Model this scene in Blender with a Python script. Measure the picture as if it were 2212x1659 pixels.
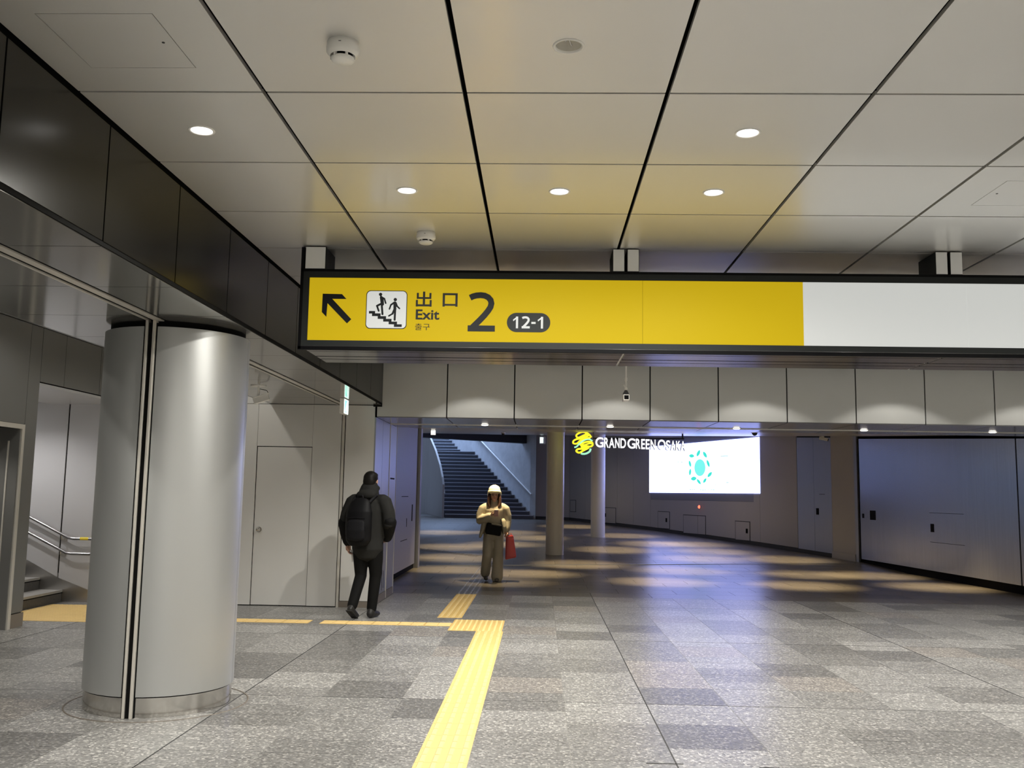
import bpy, bmesh, math, random
from mathutils import Vector, Matrix
random.seed(7)
sc = bpy.context.scene
for o in list(bpy.data.objects): bpy.data.objects.remove(o)
COL = sc.collection
PI = math.pi

# ------------------------------------------------------------------ camera
W, H = 2212, 1659
F_PX, YAW, PITCH, ROLL, EYE = 2026.83, -0.0317631, 0.116970, 0.0166545, 1.5
cam_d = bpy.data.cameras.new('camera'); cam = bpy.data.objects.new('camera', cam_d); COL.objects.link(cam)
cam_d.sensor_fit = 'HORIZONTAL'; cam_d.sensor_width = 36.0; cam_d.lens = F_PX / W * 36.0
cam_d.clip_start = 0.05; cam_d.clip_end = 200
_f = Vector((math.sin(YAW) * math.cos(PITCH), math.cos(YAW) * math.cos(PITCH), math.sin(PITCH)))
_r0 = Vector((math.cos(YAW), -math.sin(YAW), 0)); _u0 = _r0.cross(_f)
_r = _r0 * math.cos(ROLL) + _u0 * math.sin(ROLL); _u = -_r0 * math.sin(ROLL) + _u0 * math.cos(ROLL)
cam.matrix_world = Matrix(((_r.x, _u.x, -_f.x, 0), (_r.y, _u.y, -_f.y, 0), (_r.z, _u.z, -_f.z, EYE), (0, 0, 0, 1)))
sc.camera = cam

# ------------------------------------------------------------------ world, exposure
wd = bpy.data.worlds.new('world'); sc.world = wd; wd.use_nodes = True
wd.node_tree.nodes['Background'].inputs[0].default_value = (0.55, 0.68, 1.0, 1)
wd.node_tree.nodes['Background'].inputs[1].default_value = 0.25
vs = sc.view_settings
vs.view_transform = 'Standard'; vs.look = 'None'; vs.gamma = 1.0; vs.use_curve_mapping = False; vs.exposure = 0.0
sc.display_settings.display_device = 'sRGB'

WARM = (1.0, 0.965, 0.89); AMBER = (1.0, 0.78, 0.46)
def spot(x, y, z, power, deg, color, blend=0.5, radius=0.04, target=None):
    d = bpy.data.lights.new('downlight_or_fill_lamp', 'SPOT'); d.energy = power; d.spot_size = math.radians(deg); d.spot_blend = blend
    d.color = color; d.shadow_soft_size = radius
    o = bpy.data.objects.new('downlight_or_fill_lamp', d); COL.objects.link(o); o.location = (x, y, z)
    if target is not None:
        o.rotation_euler = (Vector(target) - Vector((x, y, z))).to_track_quat('-Z', 'Y').to_euler()
    return o
def area(x, y, z, sx, sy, power, color, target):
    d = bpy.data.lights.new('area_lamp', 'AREA'); d.shape = 'RECTANGLE'; d.size = sx; d.size_y = sy; d.energy = power; d.color = color
    o = bpy.data.objects.new('area_lamp', d); COL.objects.link(o); o.location = (x, y, z)
    o.rotation_euler = (Vector(target) - Vector((x, y, z))).to_track_quat('-Z', 'Y').to_euler()
    return o

ZC = 3.272          # main ceiling
ZB = 2.65           # underside of the dropped beam
ZS = 2.49           # soffit of the passage opening
YW = 12.41          # wall plane with the door and the fascia
NEAR_P = 92.0
WIDE, BL = 168, 0.45
# lit downlights of the near hall (those in view, and the rows behind the sign and behind the camera)
LIT = [(-0.81, 5.35), (0.09, 5.35), (0.99, 5.35), (-1.706, 4.44), (0.99, 4.44)]
for x, y in LIT: spot(x, y, ZC - 0.012, NEAR_P * (0.45 if x < -1.5 else 1.0), 120 if x < -1.5 else WIDE, WARM, 0.8 if x < -1.5 else BL)
for y in (1.75, -0.95, -3.65):
    for x in (-0.8, 1.0, 3.7, 6.4): spot(x, y, ZC - 0.012, NEAR_P * 1.35, WIDE, WARM, BL)
for x, y in ((3.7, 4.44), (6.4, 4.44), (3.7, 7.15), (6.4, 7.15), (8.6, 4.4), (8.6, 9.8)): spot(x, y, ZC - 0.012, NEAR_P * 1.2, 142 if y > 6 else WIDE, WARM, BL)
for y in (8.05, 9.85):
    for x in (-0.81, 0.99, 2.79, 4.59, 6.39): spot(x, y, ZC - 0.012, NEAR_P * (2.7 if x < 0 else 1.25), 138, WARM, 0.45)
for x in (-0.81, 0.99, 2.79, 4.59, 6.39): spot(x, 11.66, ZC - 0.012, NEAR_P * 0.42, 118, WARM, 0.22)   # scallops on the fascia
for x, y, k in ((-4.4, 0.6, 2.8), (-4.2, 3.3, 2.2), (-4.6, 6.4, 0.25), (-4.6, 9.2, 0.3), (-4.0, 11.2, 0.3)): spot(x, y, ZC - 0.012, NEAR_P * k, WIDE, WARM, BL)
spot(-6.1, 9.1, 2.08, 22, 150, WARM, 0.5)   # inside the left door recess
spot(-6.9, 11.3, 2.60, 66, 150, (1.0, 0.97, 0.96), 0.6); spot(-8.3, 11.3, 3.2, 66, 150, (1.0, 0.97, 0.94), 0.6)   # stairwell
# far hall: narrow warm downlights, one LED screen, daylight down the stairs
for x in (-0.81, 0.99, 2.79, 4.59, 6.39): spot(x, 13.45, ZS - 0.012, 30, 60, AMBER, 0.8)
FARLAMPS = [(6.6, 19.3), (7.0, 17.0), (-1.0, 30.0), (-1.9, 21.6), (-0.2, 18.2), (3.2, 26.5), (3.8, 22.4), (2.2, 17.0), (-3.0, 29.5), (1.2, 33.5), (1.9, 24.4), (5.4, 19.2), (-1.0, 25.5), (-0.72, 16.4), (4.2, 26.6), (-2.2, 24.4), (-1.7, 18.9), (0.9, 20.6), (2.9, 19.6), (4.4, 24.4), (5.8, 22.6), (-0.3, 28.0), (2.6, 29.5), (4.6, 16.8)]
for x, y in FARLAMPS: spot(x, y, 2.45 + 0.0573 * (y - 13.6), 380 if y < 16.5 else 760, 50, AMBER, 1.0, 0.03)
for x, y in ((0.6, 17.5), (4.2, 19.5), (3.0, 26.0), (-2.0, 27.0), (0.2, 33.0)): spot(x, y, 2.44 + 0.0573 * (y - 13.6), 42, 160, (1.0, 0.90, 0.74), 0.6, 0.05)   # added wide fill without fittings, lifts the pillars and walls
area(-3.0, 43.2, 8.3, 5, 5, 1350, (0.42, 0.60, 1.0), (-2.2, 39.5, 1.0))

# ------------------------------------------------------------------ helpers
ORG = {}
def origin(o): return ORG.get(o.name, Vector((0, 0, 0)))
def props(o, label=None, cat=None, kind=None, group=None):
    if label: o['label'] = label
    if cat: o['category'] = cat
    if kind: o['kind'] = kind
    if group: o['group'] = group
    return o
def thing(name, label, cat, loc, group=None, kind=None):
    o = bpy.data.objects.new(name, None); COL.objects.link(o); o.location = loc; o.empty_display_size = 0.1
    ORG[o.name] = Vector(loc)
    return props(o, label, cat, kind, group)
def link(name, me, parent=None):
    o = bpy.data.objects.new(name, me); COL.objects.link(o)
    if parent is not None: o.parent = parent
    ORG[o.name] = origin(parent) if parent is not None else Vector((0, 0, 0))
    return o

class MB:
    """collects shapes in world coordinates and links them as one mesh object"""
    def __init__(s): s.v = []; s.f = []; s.sm = []; s.mi = []
    def add(s, vs, fs, smooth=False, mi=0):
        b = len(s.v); s.v += [tuple(v) for v in vs]
        for f in fs: s.f.append([b + i for i in f]); s.sm.append(smooth); s.mi.append(mi)
        return s
    def box(s, x0, x1, y0, y1, z0, z1, mi=0):
        vs = [(x0, y0, z0), (x1, y0, z0), (x1, y1, z0), (x0, y1, z0), (x0, y0, z1), (x1, y0, z1), (x1, y1, z1), (x0, y1, z1)]
        return s.add(vs, [(0, 3, 2, 1), (4, 5, 6, 7), (0, 1, 5, 4), (1, 2, 6, 5), (2, 3, 7, 6), (3, 0, 4, 7)], False, mi)
    def obox(s, c, ax, ay, az, hx, hy, hz, mi=0):
        c = Vector(c); ax = Vector(ax).normalized() * hx; ay = Vector(ay).normalized() * hy; az = Vector(az).normalized() * hz
        vs = [c - ax - ay - az, c + ax - ay - az, c + ax + ay - az, c - ax + ay - az, c - ax - ay + az, c + ax - ay + az, c + ax + ay + az, c - ax + ay + az]
        return s.add(vs, [(0, 3, 2, 1), (4, 5, 6, 7), (0, 1, 5, 4), (1, 2, 6, 5), (2, 3, 7, 6), (3, 0, 4, 7)], False, mi)
    def slab(s, poly, n, t, mi=0):
        """polygon (list of 3D points, counter-clockwise seen from the tip of n) extruded by t along -n"""
        n = Vector(n).normalized() * t; k = len(poly); a = [Vector(p) for p in poly]; b = [p - n for p in a]
        fs = [tuple(range(k)), tuple(reversed(range(k, 2 * k)))] + [(i, i + k, (i + 1) % k + k, (i + 1) % k) for i in range(k)]
        return s.add(a + b, fs, False, mi)
    def cyl(s, p0, p1, r0, r1=None, n=20, caps=True, mi=0, smooth=True):
        r1 = r0 if r1 is None else r1; p0 = Vector(p0); p1 = Vector(p1); d = (p1 - p0).normalized()
        u = d.orthogonal().normalized(); w = d.cross(u)
        ring = lambda p, r: [p + (u * math.cos(2 * PI * i / n) + w * math.sin(2 * PI * i / n)) * r for i in range(n)]
        a, b = ring(p0, r0), ring(p1, r1)
        s.add(a + b, [(i, (i + 1) % n, n + (i + 1) % n, n + i) for i in range(n)], smooth, mi)
        if caps: s.add(a, [tuple(reversed(range(n)))], False, mi); s.add(b, [tuple(range(n))], False, mi)
        return s
    def lathe(s, c, prof, n=32, mi=0, smooth=True, seg=False):
        """profile [(r, z)] turned about the vertical through c"""
        c = Vector(c); m = len(prof)
        if seg:
            for (a, b) in zip(prof, prof[1:]): s.lathe(c, [a, b], n, mi, smooth)
            return s
        vs = [c + Vector((r * math.cos(2 * PI * i / n), r * math.sin(2 * PI * i / n), z)) for r, z in prof for i in range(n)]
        fs = [(j * n + i, j * n + (i + 1) % n, (j + 1) * n + (i + 1) % n, (j + 1) * n + i) for j in range(m - 1) for i in range(n)]
        return s.add(vs, fs, smooth, mi)
    def tube(s, pts, r, n=10, mi=0, closed=False):
        pts = [Vector(p) for p in pts]; m = len(pts); rr = r if isinstance(r, (list, tuple)) else [r] * m
        vs = []; u = None
        for i, p in enumerate(pts):
            if closed: d = (pts[(i + 1) % m] - pts[i - 1]).normalized()
            else: d = (pts[min(i + 1, m - 1)] - pts[max(i - 1, 0)]).normalized()
            u = d.orthogonal().normalized() if u is None else (u - d * u.dot(d)).normalized()
            w = d.cross(u)
            vs += [p + (u * math.cos(2 * PI * k / n) + w * math.sin(2 * PI * k / n)) * rr[i] for k in range(n)]
        fs = [(i * n + k, i * n + (k + 1) % n, ((i + 1) % m) * n + (k + 1) % n, ((i + 1) % m) * n + k) for i in range(m if closed else m - 1) for k in range(n)]
        s.add(vs, fs, True, mi)
        if not closed:
            s.add(vs[:n], [tuple(reversed(range(n)))], False, mi); s.add(vs[-n:], [tuple(range(n))], False, mi)
        return s
    def ell(s, c, rx, ry, rz, n=16, m=10, rot=None, mi=0):
        c = Vector(c); vs = []
        for j in range(m + 1):
            t = PI * j / m
            for i in range(n):
                v = Vector((rx * math.sin(t) * math.cos(2 * PI * i / n), ry * math.sin(t) * math.sin(2 * PI * i / n), rz * math.cos(t)))
                vs.append(c + (rot @ v if rot is not None else v))
        fs = [(j * n + i, (j + 1) * n + i, (j + 1) * n + (i + 1) % n, j * n + (i + 1) % n) for j in range(m) for i in range(n)]
        return s.add(vs, fs, True, mi)
    def mesh(s, name, mats, off=Vector((0, 0, 0)), clean=False):
        me = bpy.data.meshes.new(name)
        me.from_pydata([tuple(Vector(v) - off) for v in s.v], [], s.f)
        for p, sm, mi in zip(me.polygons, s.sm, s.mi): p.use_smooth = sm; p.material_index = mi
        for m in (mats if isinstance(mats, (list, tuple)) else [mats]): me.materials.append(m)
        if clean:
            bm = bmesh.new(); bm.from_mesh(me); bmesh.ops.remove_doubles(bm, verts=bm.verts, dist=1e-5); bmesh.ops.recalc_face_normals(bm, faces=bm.faces); bm.to_mesh(me); bm.free()
        me.update(); return me
    def build(s, name, mats, parent=None, label=None, bevel=0.0, **kw):
        off = origin(parent) if parent is not None else Vector((0, 0, 0))
        me = s.mesh(name, mats, off)
        if bevel:
            bm = bmesh.new(); bm.from_mesh(me)
            bmesh.ops.bevel(bm, geom=list(bm.edges), offset=bevel, segments=2, affect='EDGES', profile=0.5, clamp_overlap=True)
            bm.to_mesh(me); bm.free()
        o = link(name, me, parent)
        return props(o, label=label, **kw)

# ------------------------------------------------------------------ materials
M = {}
def mat(name, color, rough=0.5, metal=0.0, spec=0.5, emit=None, estr=0.0, noise=0.0, nscale=8.0, bump=0.0, bscale=60.0, stretch=None, aniso=0.0):
    m = bpy.data.materials.new(name); m.use_nodes = True; nt = m.node_tree; b = nt.nodes['Principled BSDF']
    b.inputs['Base Color'].default_value = (*color, 1); b.inputs['Roughness'].default_value = rough
    b.inputs['Metallic'].default_value = metal; b.inputs['Specular IOR Level'].default_value = spec
    if emit: b.inputs['Emission Color'].default_value = (*emit, 1); b.inputs['Emission Strength'].default_value = estr
    geo = None
    if noise or bump:
        geo = nt.nodes.new('ShaderNodeNewGeometry'); mp = nt.nodes.new('ShaderNodeMapping'); nt.links.new(geo.outputs['Position'], mp.inputs['Vector'])
        if stretch: mp.inputs['Scale'].default_value = stretch
    if noise:
        n = nt.nodes.new('ShaderNodeTexNoise'); n.inputs['Scale'].default_value = nscale; n.inputs['Detail'].default_value = 4
        nt.links.new(mp.outputs[0], n.inputs['Vector'])
        r = nt.nodes.new('ShaderNodeMapRange'); r.inputs['To Min'].default_value = 1 - noise; r.inputs['To Max'].default_value = 1 + noise
        nt.links.new(n.outputs['Fac'], r.inputs['Value'])
        mx = nt.nodes.new('ShaderNodeVectorMath'); mx.operation = 'SCALE'; mx.inputs[0].default_value = color
        nt.links.new(r.outputs[0], mx.inputs['Scale']); nt.links.new(mx.outputs[0], b.inputs['Base Color'])
    if bump:
        n2 = nt.nodes.new('ShaderNodeTexNoise'); n2.inputs['Scale'].default_value = bscale; nt.links.new(mp.outputs[0], n2.inputs['Vector'])
        bp = nt.nodes.new('ShaderNodeBump'); bp.inputs['Strength'].default_value = bump; bp.inputs['Distance'].default_value = 0.002
        nt.links.new(n2.outputs['Fac'], bp.inputs['Height']); nt.links.new(bp.outputs[0], b.inputs['Normal'])
    M[name] = m; return m

def granite(name, base, fleck, dark, rough):
    """flamed granite: pale and dark crystals over a grey ground"""
    m = bpy.data.materials.new(name); m.use_nodes = True; nt = m.node_tree; N = nt.nodes; L = nt.links; b = N['Principled BSDF']
    b.inputs['Roughness'].default_value = rough; b.inputs['Specular IOR Level'].default_value = 0.5
    geo = N.new('ShaderNodeNewGeometry')
    v1 = N.new('ShaderNodeTexVoronoi'); v1.inputs['Scale'].default_value = 70; L.new(geo.outputs['Position'], v1.inputs['Vector'])
    n1 = N.new('ShaderNodeTexNoise'); n1.inputs['Scale'].default_value = 45; n1.inputs['Detail'].default_value = 5; n1.inputs['Roughness'].default_value = 0.7; L.new(geo.outputs['Position'], n1.inputs['Vector'])
    n2 = N.new('ShaderNodeTexNoise'); n2.inputs['Scale'].default_value = 1.3; n2.inputs['Detail'].default_value = 3; L.new(geo.outputs['Position'], n2.inputs['Vector'])
    sep = N.new('ShaderNodeSeparateColor'); L.new(v1.outputs['Color'], sep.inputs[0])
    cr = N.new('ShaderNodeValToRGB'); e = cr.color_ramp.elements
    e[0].position = 0.0; e[0].color = (*dark, 1); e[1].position = 1.0; e[1].color = (*fleck, 1)
    a = e.new(0.28); a.color = (*base, 1); a2 = e.new(0.72); a2.color = (*base, 1)
    L.new(sep.outputs[0], cr.inputs[0])
    cr2 = N.new('ShaderNodeMapRange'); cr2.inputs['From Min'].default_value = 0.3; cr2.inputs['From Max'].default_value = 0.7; cr2.inputs['To Min'].default_value = 0.72; cr2.inputs['To Max'].default_value = 1.28
    L.new(n1.outputs['Fac'], cr2.inputs['Value'])
    cr3 = N.new('ShaderNodeMapRange'); cr3.inputs['To Min'].default_value = 0.9; cr3.inputs['To Max'].default_value = 1.1; L.new(n2.outputs['Fac'], cr3.inputs['Value'])
    mu = N.new('ShaderNodeMath'); mu.operation = 'MULTIPLY'; L.new(cr2.outputs[0], mu.inputs[0]); L.new(cr3.outputs[0], mu.inputs[1])
    sca = N.new('ShaderNodeVectorMath'); sca.operation = 'SCALE'; L.new(cr.outputs[0], sca.inputs[0]); L.new(mu.outputs[0], sca.inputs['Scale']); L.new(sca.outputs[0], b.inputs['Base Color'])
    bp = N.new('ShaderNodeBump'); bp.inputs['Strength'].default_value = 0.12; bp.inputs['Distance'].default_value = 0.001; L.new(n1.outputs['Fac'], bp.inputs['Height']); L.new(bp.outputs[0], b.inputs['Normal'])
    M[name] = m; return m
GR = []
for i, k in enumerate((0.298, 0.265, 0.230, 0.195, 0.160)):
    GR.append(granite('granite_%d' % i, (k, k * 0.985, k * 0.95), (min(.75, k * 2.2), min(.73, k * 2.15), min(.7, k * 2.05)), (k * .55, k * .54, k * .53), 0.33))
GRP = granite('granite_pink', (0.255, 0.238, 0.222), (0.58, 0.55, 0.5), (0.16, 0.15, 0.14), 0.33)
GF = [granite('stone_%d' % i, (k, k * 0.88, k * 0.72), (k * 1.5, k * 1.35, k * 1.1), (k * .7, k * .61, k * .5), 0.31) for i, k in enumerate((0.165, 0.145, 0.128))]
mat('grout', (0.34, 0.33, 0.31), 0.8)
mat('dark_joint', (0.045, 0.045, 0.045), 0.7)
mat('black_gap', (0.006, 0.006, 0.006), 0.8, spec=0.1)
mat('ceiling_panel', (0.79, 0.78, 0.755), 0.45, 0.6, 0.5, noise=0.03, nscale=1.2)
_b = M['ceiling_panel'].node_tree.nodes['Principled BSDF']; _b.inputs['Coat Weight'].default_value = 0.5; _b.inputs['Coat Roughness'].default_value = 0.13
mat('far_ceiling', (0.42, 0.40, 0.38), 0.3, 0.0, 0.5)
mat('soffit_metal', (0.33, 0.33, 0.34), 0.16, 0.6, 0.5)
mat('fascia', (0.60, 0.605, 0.59), 0.27, 0.1, 0.5, noise=0.03, nscale=2)
mat('bulkhead_black', (0.008, 0.0079, 0.0077), 0.26, 0.0, 0.20)
mat('beam_metal', (0.28, 0.275, 0.262), 0.11, 0.6, 0.5)
mat('trim_pale', (0.66, 0.63, 0.57), 0.35, 0.3)
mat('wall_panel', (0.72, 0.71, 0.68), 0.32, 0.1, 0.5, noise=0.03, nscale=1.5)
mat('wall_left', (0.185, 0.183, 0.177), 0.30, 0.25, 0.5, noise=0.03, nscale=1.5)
mat('stair_wall', (0.60, 0.60, 0.61), 0.30, 0.3, 0.5)
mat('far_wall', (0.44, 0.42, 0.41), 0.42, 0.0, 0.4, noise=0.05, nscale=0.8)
mat('door_metal', (0.42, 0.43, 0.46), 0.36, 0.7, 0.5, noise=0.05, nscale=6, stretch=(8, 8, 0.3))
mat('wall_steel', (0.56, 0.57, 0.60), 0.25, 0.85, 0.5, noise=0.16, nscale=5, stretch=(8, 8, 0.15))
mat('concrete', (0.74, 0.75, 0.76), 0.75, noise=0.18, nscale=3.5, bump=0.3, bscale=40)
mat('concrete_pale', (0.56, 0.54, 0.51), 0.7, noise=0.08, nscale=3.0, stretch=(3, 3, 0.5))
mat('column_metal', (0.54, 0.55, 0.545), 0.38, 0.72, 0.5, bump=0.04, bscale=300)
mat('pillar_paint', (0.74, 0.72, 0.68), 0.35)
mat('steel', (0.62, 0.60, 0.57), 0.16, 1.0)
mat('rail_steel', (0.30, 0.295, 0.29), 0.22, 1.0)
mat('steel_rough', (0.60, 0.585, 0.56), 0.30, 1.0)
mat('white_paint', (0.80, 0.78, 0.74), 0.4)
mat('white_plastic', (0.92, 0.905, 0.86), 0.35)
mat('sign_frame', (0.022, 0.025, 0.025), 0.55, 0.0, 0.2)
mat('sign_black', (0.005, 0.005, 0.006), 0.5, spec=0.1)
mat('sign_ink', (0.010, 0.012, 0.014), 0.5, spec=0.2)
mat('sign_yellow', (0.15, 0.115, 0.004), 0.5, emit=(0.70, 0.48, 0.010), estr=0.70, spec=0.05)
mat('sign_white', (0.25, 0.25, 0.245), 0.5, emit=(0.95, 0.97, 0.93), estr=0.52, spec=0.1)
mat('sign_edge', (0.9, 0.85, 0.5), 0.4, emit=(1.0, 0.85, 0.45), estr=0.8)
mat('sign_soffit', (0.22, 0.22, 0.225), 0.14, 0.8)
mat('post_face', (0.86, 0.87, 0.87), 0.4)
mat('lamp_glow', (1, 1, 1), 0.4, emit=(1.0, 0.97, 0.92), estr=9.0)
mat('lamp_far', (1, 1, 1), 0.4, emit=(1.0, 0.93, 0.82), estr=4.0)
mat('reflector', (0.88, 0.86, 0.80), 0.25, 0.4)
mat('exit_glow', (0.5, 0.9, 0.75), 0.4, emit=(0.25, 0.95, 0.75), estr=1.3)
mat('exit_pale', (0.9, 0.95, 0.9), 0.4, emit=(0.80, 1.0, 0.93), estr=1.5)
mat('screen', (0.02, 0.02, 0.02), 0.4, emit=(0.36, 0.42, 1.0), estr=5.0)
mat('screen_teal', (0.0, 0.02, 0.02), 0.4, emit=(0.06, 0.86, 0.70), estr=0.95)
mat('screen_aqua', (0.0, 0.02, 0.02), 0.4, emit=(0.20, 0.95, 0.88), estr=1.0)
mat('screen_faint', (0.0, 0.02, 0.02), 0.4, emit=(0.62, 0.86, 0.86), estr=0.95)
mat('bezel', (0.25, 0.25, 0.28), 0.4)
mat('red_lamp', (0.3, 0.01, 0.01), 0.4, emit=(1.0, 0.10, 0.05), estr=4.0)
mat('logo_white', (0.9, 0.9, 0.95), 0.4, emit=(0.92, 0.93, 1.0), estr=1.6)
mat('logo_side', (0.12, 0.12, 0.13), 0.5)
mat('logo_yellow', (0.8, 0.75, 0.05), 0.4, emit=(0.95, 0.82, 0.03), estr=1.1)
mat('logo_mint', (0.4, 0.9, 0.7), 0.4, emit=(0.40, 0.95, 0.66), estr=0.9)
mat('tactile_yellow', (0.80, 0.55, 0.19), 0.55, noise=0.04, nscale=3)
mat('tactile_pale', (0.86, 0.63, 0.27), 0.55)
mat('brown_base', (0.20, 0.17, 0.14), 0.4)
mat('stone_step', (0.075, 0.072, 0.068), 0.45, noise=0.35, nscale=40)
mat('far_step', (0.085, 0.09, 0.105), 0.5, noise=0.2, nscale=25)
mat('step_edge', (0.60, 0.63, 0.70), 0.45)
mat('step_tread', (0.36, 0.35, 0.33), 0.5, noise=0.15, nscale=40)
mat('dark_beam', (0.035, 0.035, 0.036), 0.6)
mat('yellow_tag', (0.85, 0.66, 0.03), 0.4)
mat('skin', (0.52, 0.30, 0.21), 0.5); mat('hair_black', (0.008, 0.007, 0.006), 0.5, spec=0.15); mat('hair_brown', (0.055, 0.022, 0.012), 0.45)
mat('jacket_grey', (0.022, 0.022, 0.021), 0.8, spec=0.15, noise=0.15, nscale=9); mat('jacket_black', (0.006, 0.006, 0.0065), 0.7, spec=0.15)
mat('pack_black', (0.005, 0.005, 0.006), 0.55, spec=0.15); mat('pack_trim', (0.010, 0.010, 0.012), 0.6, spec=0.15)
mat('trouser_black', (0.006, 0.006, 0.006), 0.8, spec=0.15); mat('shoe_black', (0.012, 0.011, 0.010), 0.5); mat('sole', (0.02, 0.02, 0.02), 0.7)
mat('fleece_cream', (0.46, 0.41, 0.30), 0.95, noise=0.12, nscale=30, bump=0.6, bscale=90); mat('knit_cream', (0.82, 0.76, 0.50), 0.95, bump=0.5, bscale=120)
mat('trouser_beige', (0.40, 0.36, 0.28), 0.85); mat('bag_red', (0.46, 0.045, 0.045), 0.35); mat('shoe_grey', (0.10, 0.09, 0.08), 0.6); mat('paper', (0.85, 0.85, 0.83), 0.6)
mat('eye_dark', (0.01, 0.008, 0.006), 0.3); mat('lip', (0.40, 0.12, 0.10), 0.5); mat('phone', (0.55, 0.32, 0.30), 0.4)

# ------------------------------------------------------------------ floor
def view_xy(p):
    d = Vector(p) - Vector((0, 0, EYE)); z = d.dot(_f)
    return (W / 2 + F_PX * d.dot(_r) / z, H / 2 - F_PX * d.dot(_u) / z) if z > 0.1 else (-9999, -9999)
YF = 14.28
floor = MB().box(-9.5, 9.6, -6, YF, -0.12, -0.0025).build('floor', M['grout'])
props(floor, 'grey speckled granite tile floor of the station concourse', 'floor', 'structure')
TX, TY = 0.594, 0.30
tiles = []
for i in range(-16, 16):
    for j in range(-44, 24):
        x0 = 0.79 + TX * i; y0 = 7.08 + TY * j
        if x0 < -9.4 or x0 + TX > 9.6 or y0 < -6 or y0 + TY > YF + 0.01: continue
        c = (x0 + TX / 2, y0 + TY / 2, 0); u, v = view_xy(c) if y0 > 3 else (-9999, 0)
        seen = -60 < u < W + 60 and v < H + 60
        tiles.append((not seen, y0, x0))
tiles.sort()
tone = {}
def tile_tone(i, j):
    # neighbouring slabs are often cut from one block: pairs in a column share a tone
    k = (i, (j + (i * 7) % 3) // 2)
    if k not in tone: tone[k] = random.choices([0, 1, 2, 3, 4, 5], [4, 5, 5, 4, 2, 2])[0]
    return tone[k]
TM = GR + [GRP]
tile_me = []
for m in TM:
    b = MB().box(-TX / 2 + 0.0022, TX / 2 - 0.0022, -TY / 2 + 0.0008, TY / 2 - 0.0008, -0.02, 0)
    tile_me.append(b.mesh('floor_tile', m))
rest = MB()
for n, (_, y0, x0) in enumerate(tiles):
    i = round((x0 - 0.79) / TX); j = round((y0 - 7.08) / TY); t = tile_tone(i, j)
    if n < 300:
        o = link('floor_tile', tile_me[t], floor); o.location = (x0 + TX / 2, y0 + TY / 2, random.uniform(-0.0006, 0))
    else:
        rest.box(x0 + 0.0022, x0 + TX - 0.0022, y0 + 0.0008, y0 + TY - 0.0008, -0.02, 0, t)
props(rest.build('granite_tiles', TM, floor), kind='stuff')
jm = MB()
for k in (-3, -2, -1, 0, 1, 2, 3):
    x = 0.79 + 5 * TX * k; jm.box(x - 0.0045, x + 0.0045, -6, YF, -0.01, 0.0006)
for k in (-4, -3, -2, -1, 0, 1, 2): jm.box(-9.4, 9.6, 7.08 + 3.0 * k - 0.002, 7.08 + 3.0 * k + 0.002, -0.01, 0.0005)
jm.build('expansion_joint', M['dark_joint'], floor)
cm = MB()
for (x, y) in ((1.25, 5.52), (0.62, 5.55), (3.1, 5.42)): cm.box(x, x + 0.21, y - 0.004, y + 0.004, -0.004, 0.0008)
cm.build('drain_slot', M['black_gap'], floor)

SL = 0.03
def fz(y): return 0.0 if y < 20 else SL * (y - 20)
def cz(y): return 2.49 + 0.0573 * (y - 13.6)
ff_ = MB()
ff_.add([(-9.5, YF, -0.012), (9.6, YF, -0.012), (9.6, 20, -0.012), (-9.5, 20, -0.012), (9.6, 49, fz(49) - 0.012), (-9.5, 49, fz(49) - 0.012)], [(0, 1, 2, 3), (3, 2, 4, 5)])
far_floor = ff_.build('floor', M['grout']); props(far_floor, 'dim brown stone floor of the hall beyond the opening, rising gently', 'floor', 'structure')
st = MB(); random.seed(3); far_me = {}
yb = YF
while yb < 38.4:
    d = 0.6; ye = yb + d; ox = random.choice((0, 0.45)) if False else (0.45 if round((yb - YF) / d) % 2 else 0)
    if yb < 20 < ye: ye = 20.0
    for i in range(-11, 11):
        x0 = 0.79 + 0.9 * i + ox; g = 0.003
        if x0 < -9.4 or x0 + 0.9 > 9.5: continue
        q = [(x0 + g, yb + g, fz(yb + g)), (x0 + 0.9 - g, yb + g, fz(yb + g)), (x0 + 0.9 - g, ye - g, fz(ye - g)), (x0 + g, ye - g, fz(ye - g))]
        tn = random.randrange(3)
        if yb < 17.5 and abs(ye - yb - d) < 1e-6:
            if tn not in far_me: far_me[tn] = MB().box(-0.45 + g, 0.45 - g, -d / 2 + g, d / 2 - g, -0.012, 0).mesh('stone_tile', GF[tn])
            if -60 < view_xy((x0 + 0.45, yb + 0.3, 0))[0] < W + 60: o = link('stone_tile', far_me[tn], far_floor); o.location = (x0 + 0.45, yb + d / 2, 0); continue
        st.slab(q, (0, 0, 1), 0.012, tn)
    yb = ye
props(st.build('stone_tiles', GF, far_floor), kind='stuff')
# bright metal threshold strip where the ramp begins, and the grating at the edge of the light floor
a = Vector((-2.35, 19.75, 0)); b = Vector((7.2, 22.0, fz(22.0)))
ts = MB(); d = (b - a).normalized(); n = Vector((-d.y, d.x, 0))
ts.slab([a - n * 0.035 + Vector((0, 0, .006)), b - n * 0.035 + Vector((0, 0, .006)), b + n * 0.035 + Vector((0, 0, .006)), a + n * 0.035 + Vector((0, 0, .006))], (0, 0, 1), 0.016)
o = ts.build('trim_3', M['steel_rough']); props(o, 'thin bright metal threshold strip crossing the dark far floor', 'trim', 'structure')

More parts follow.
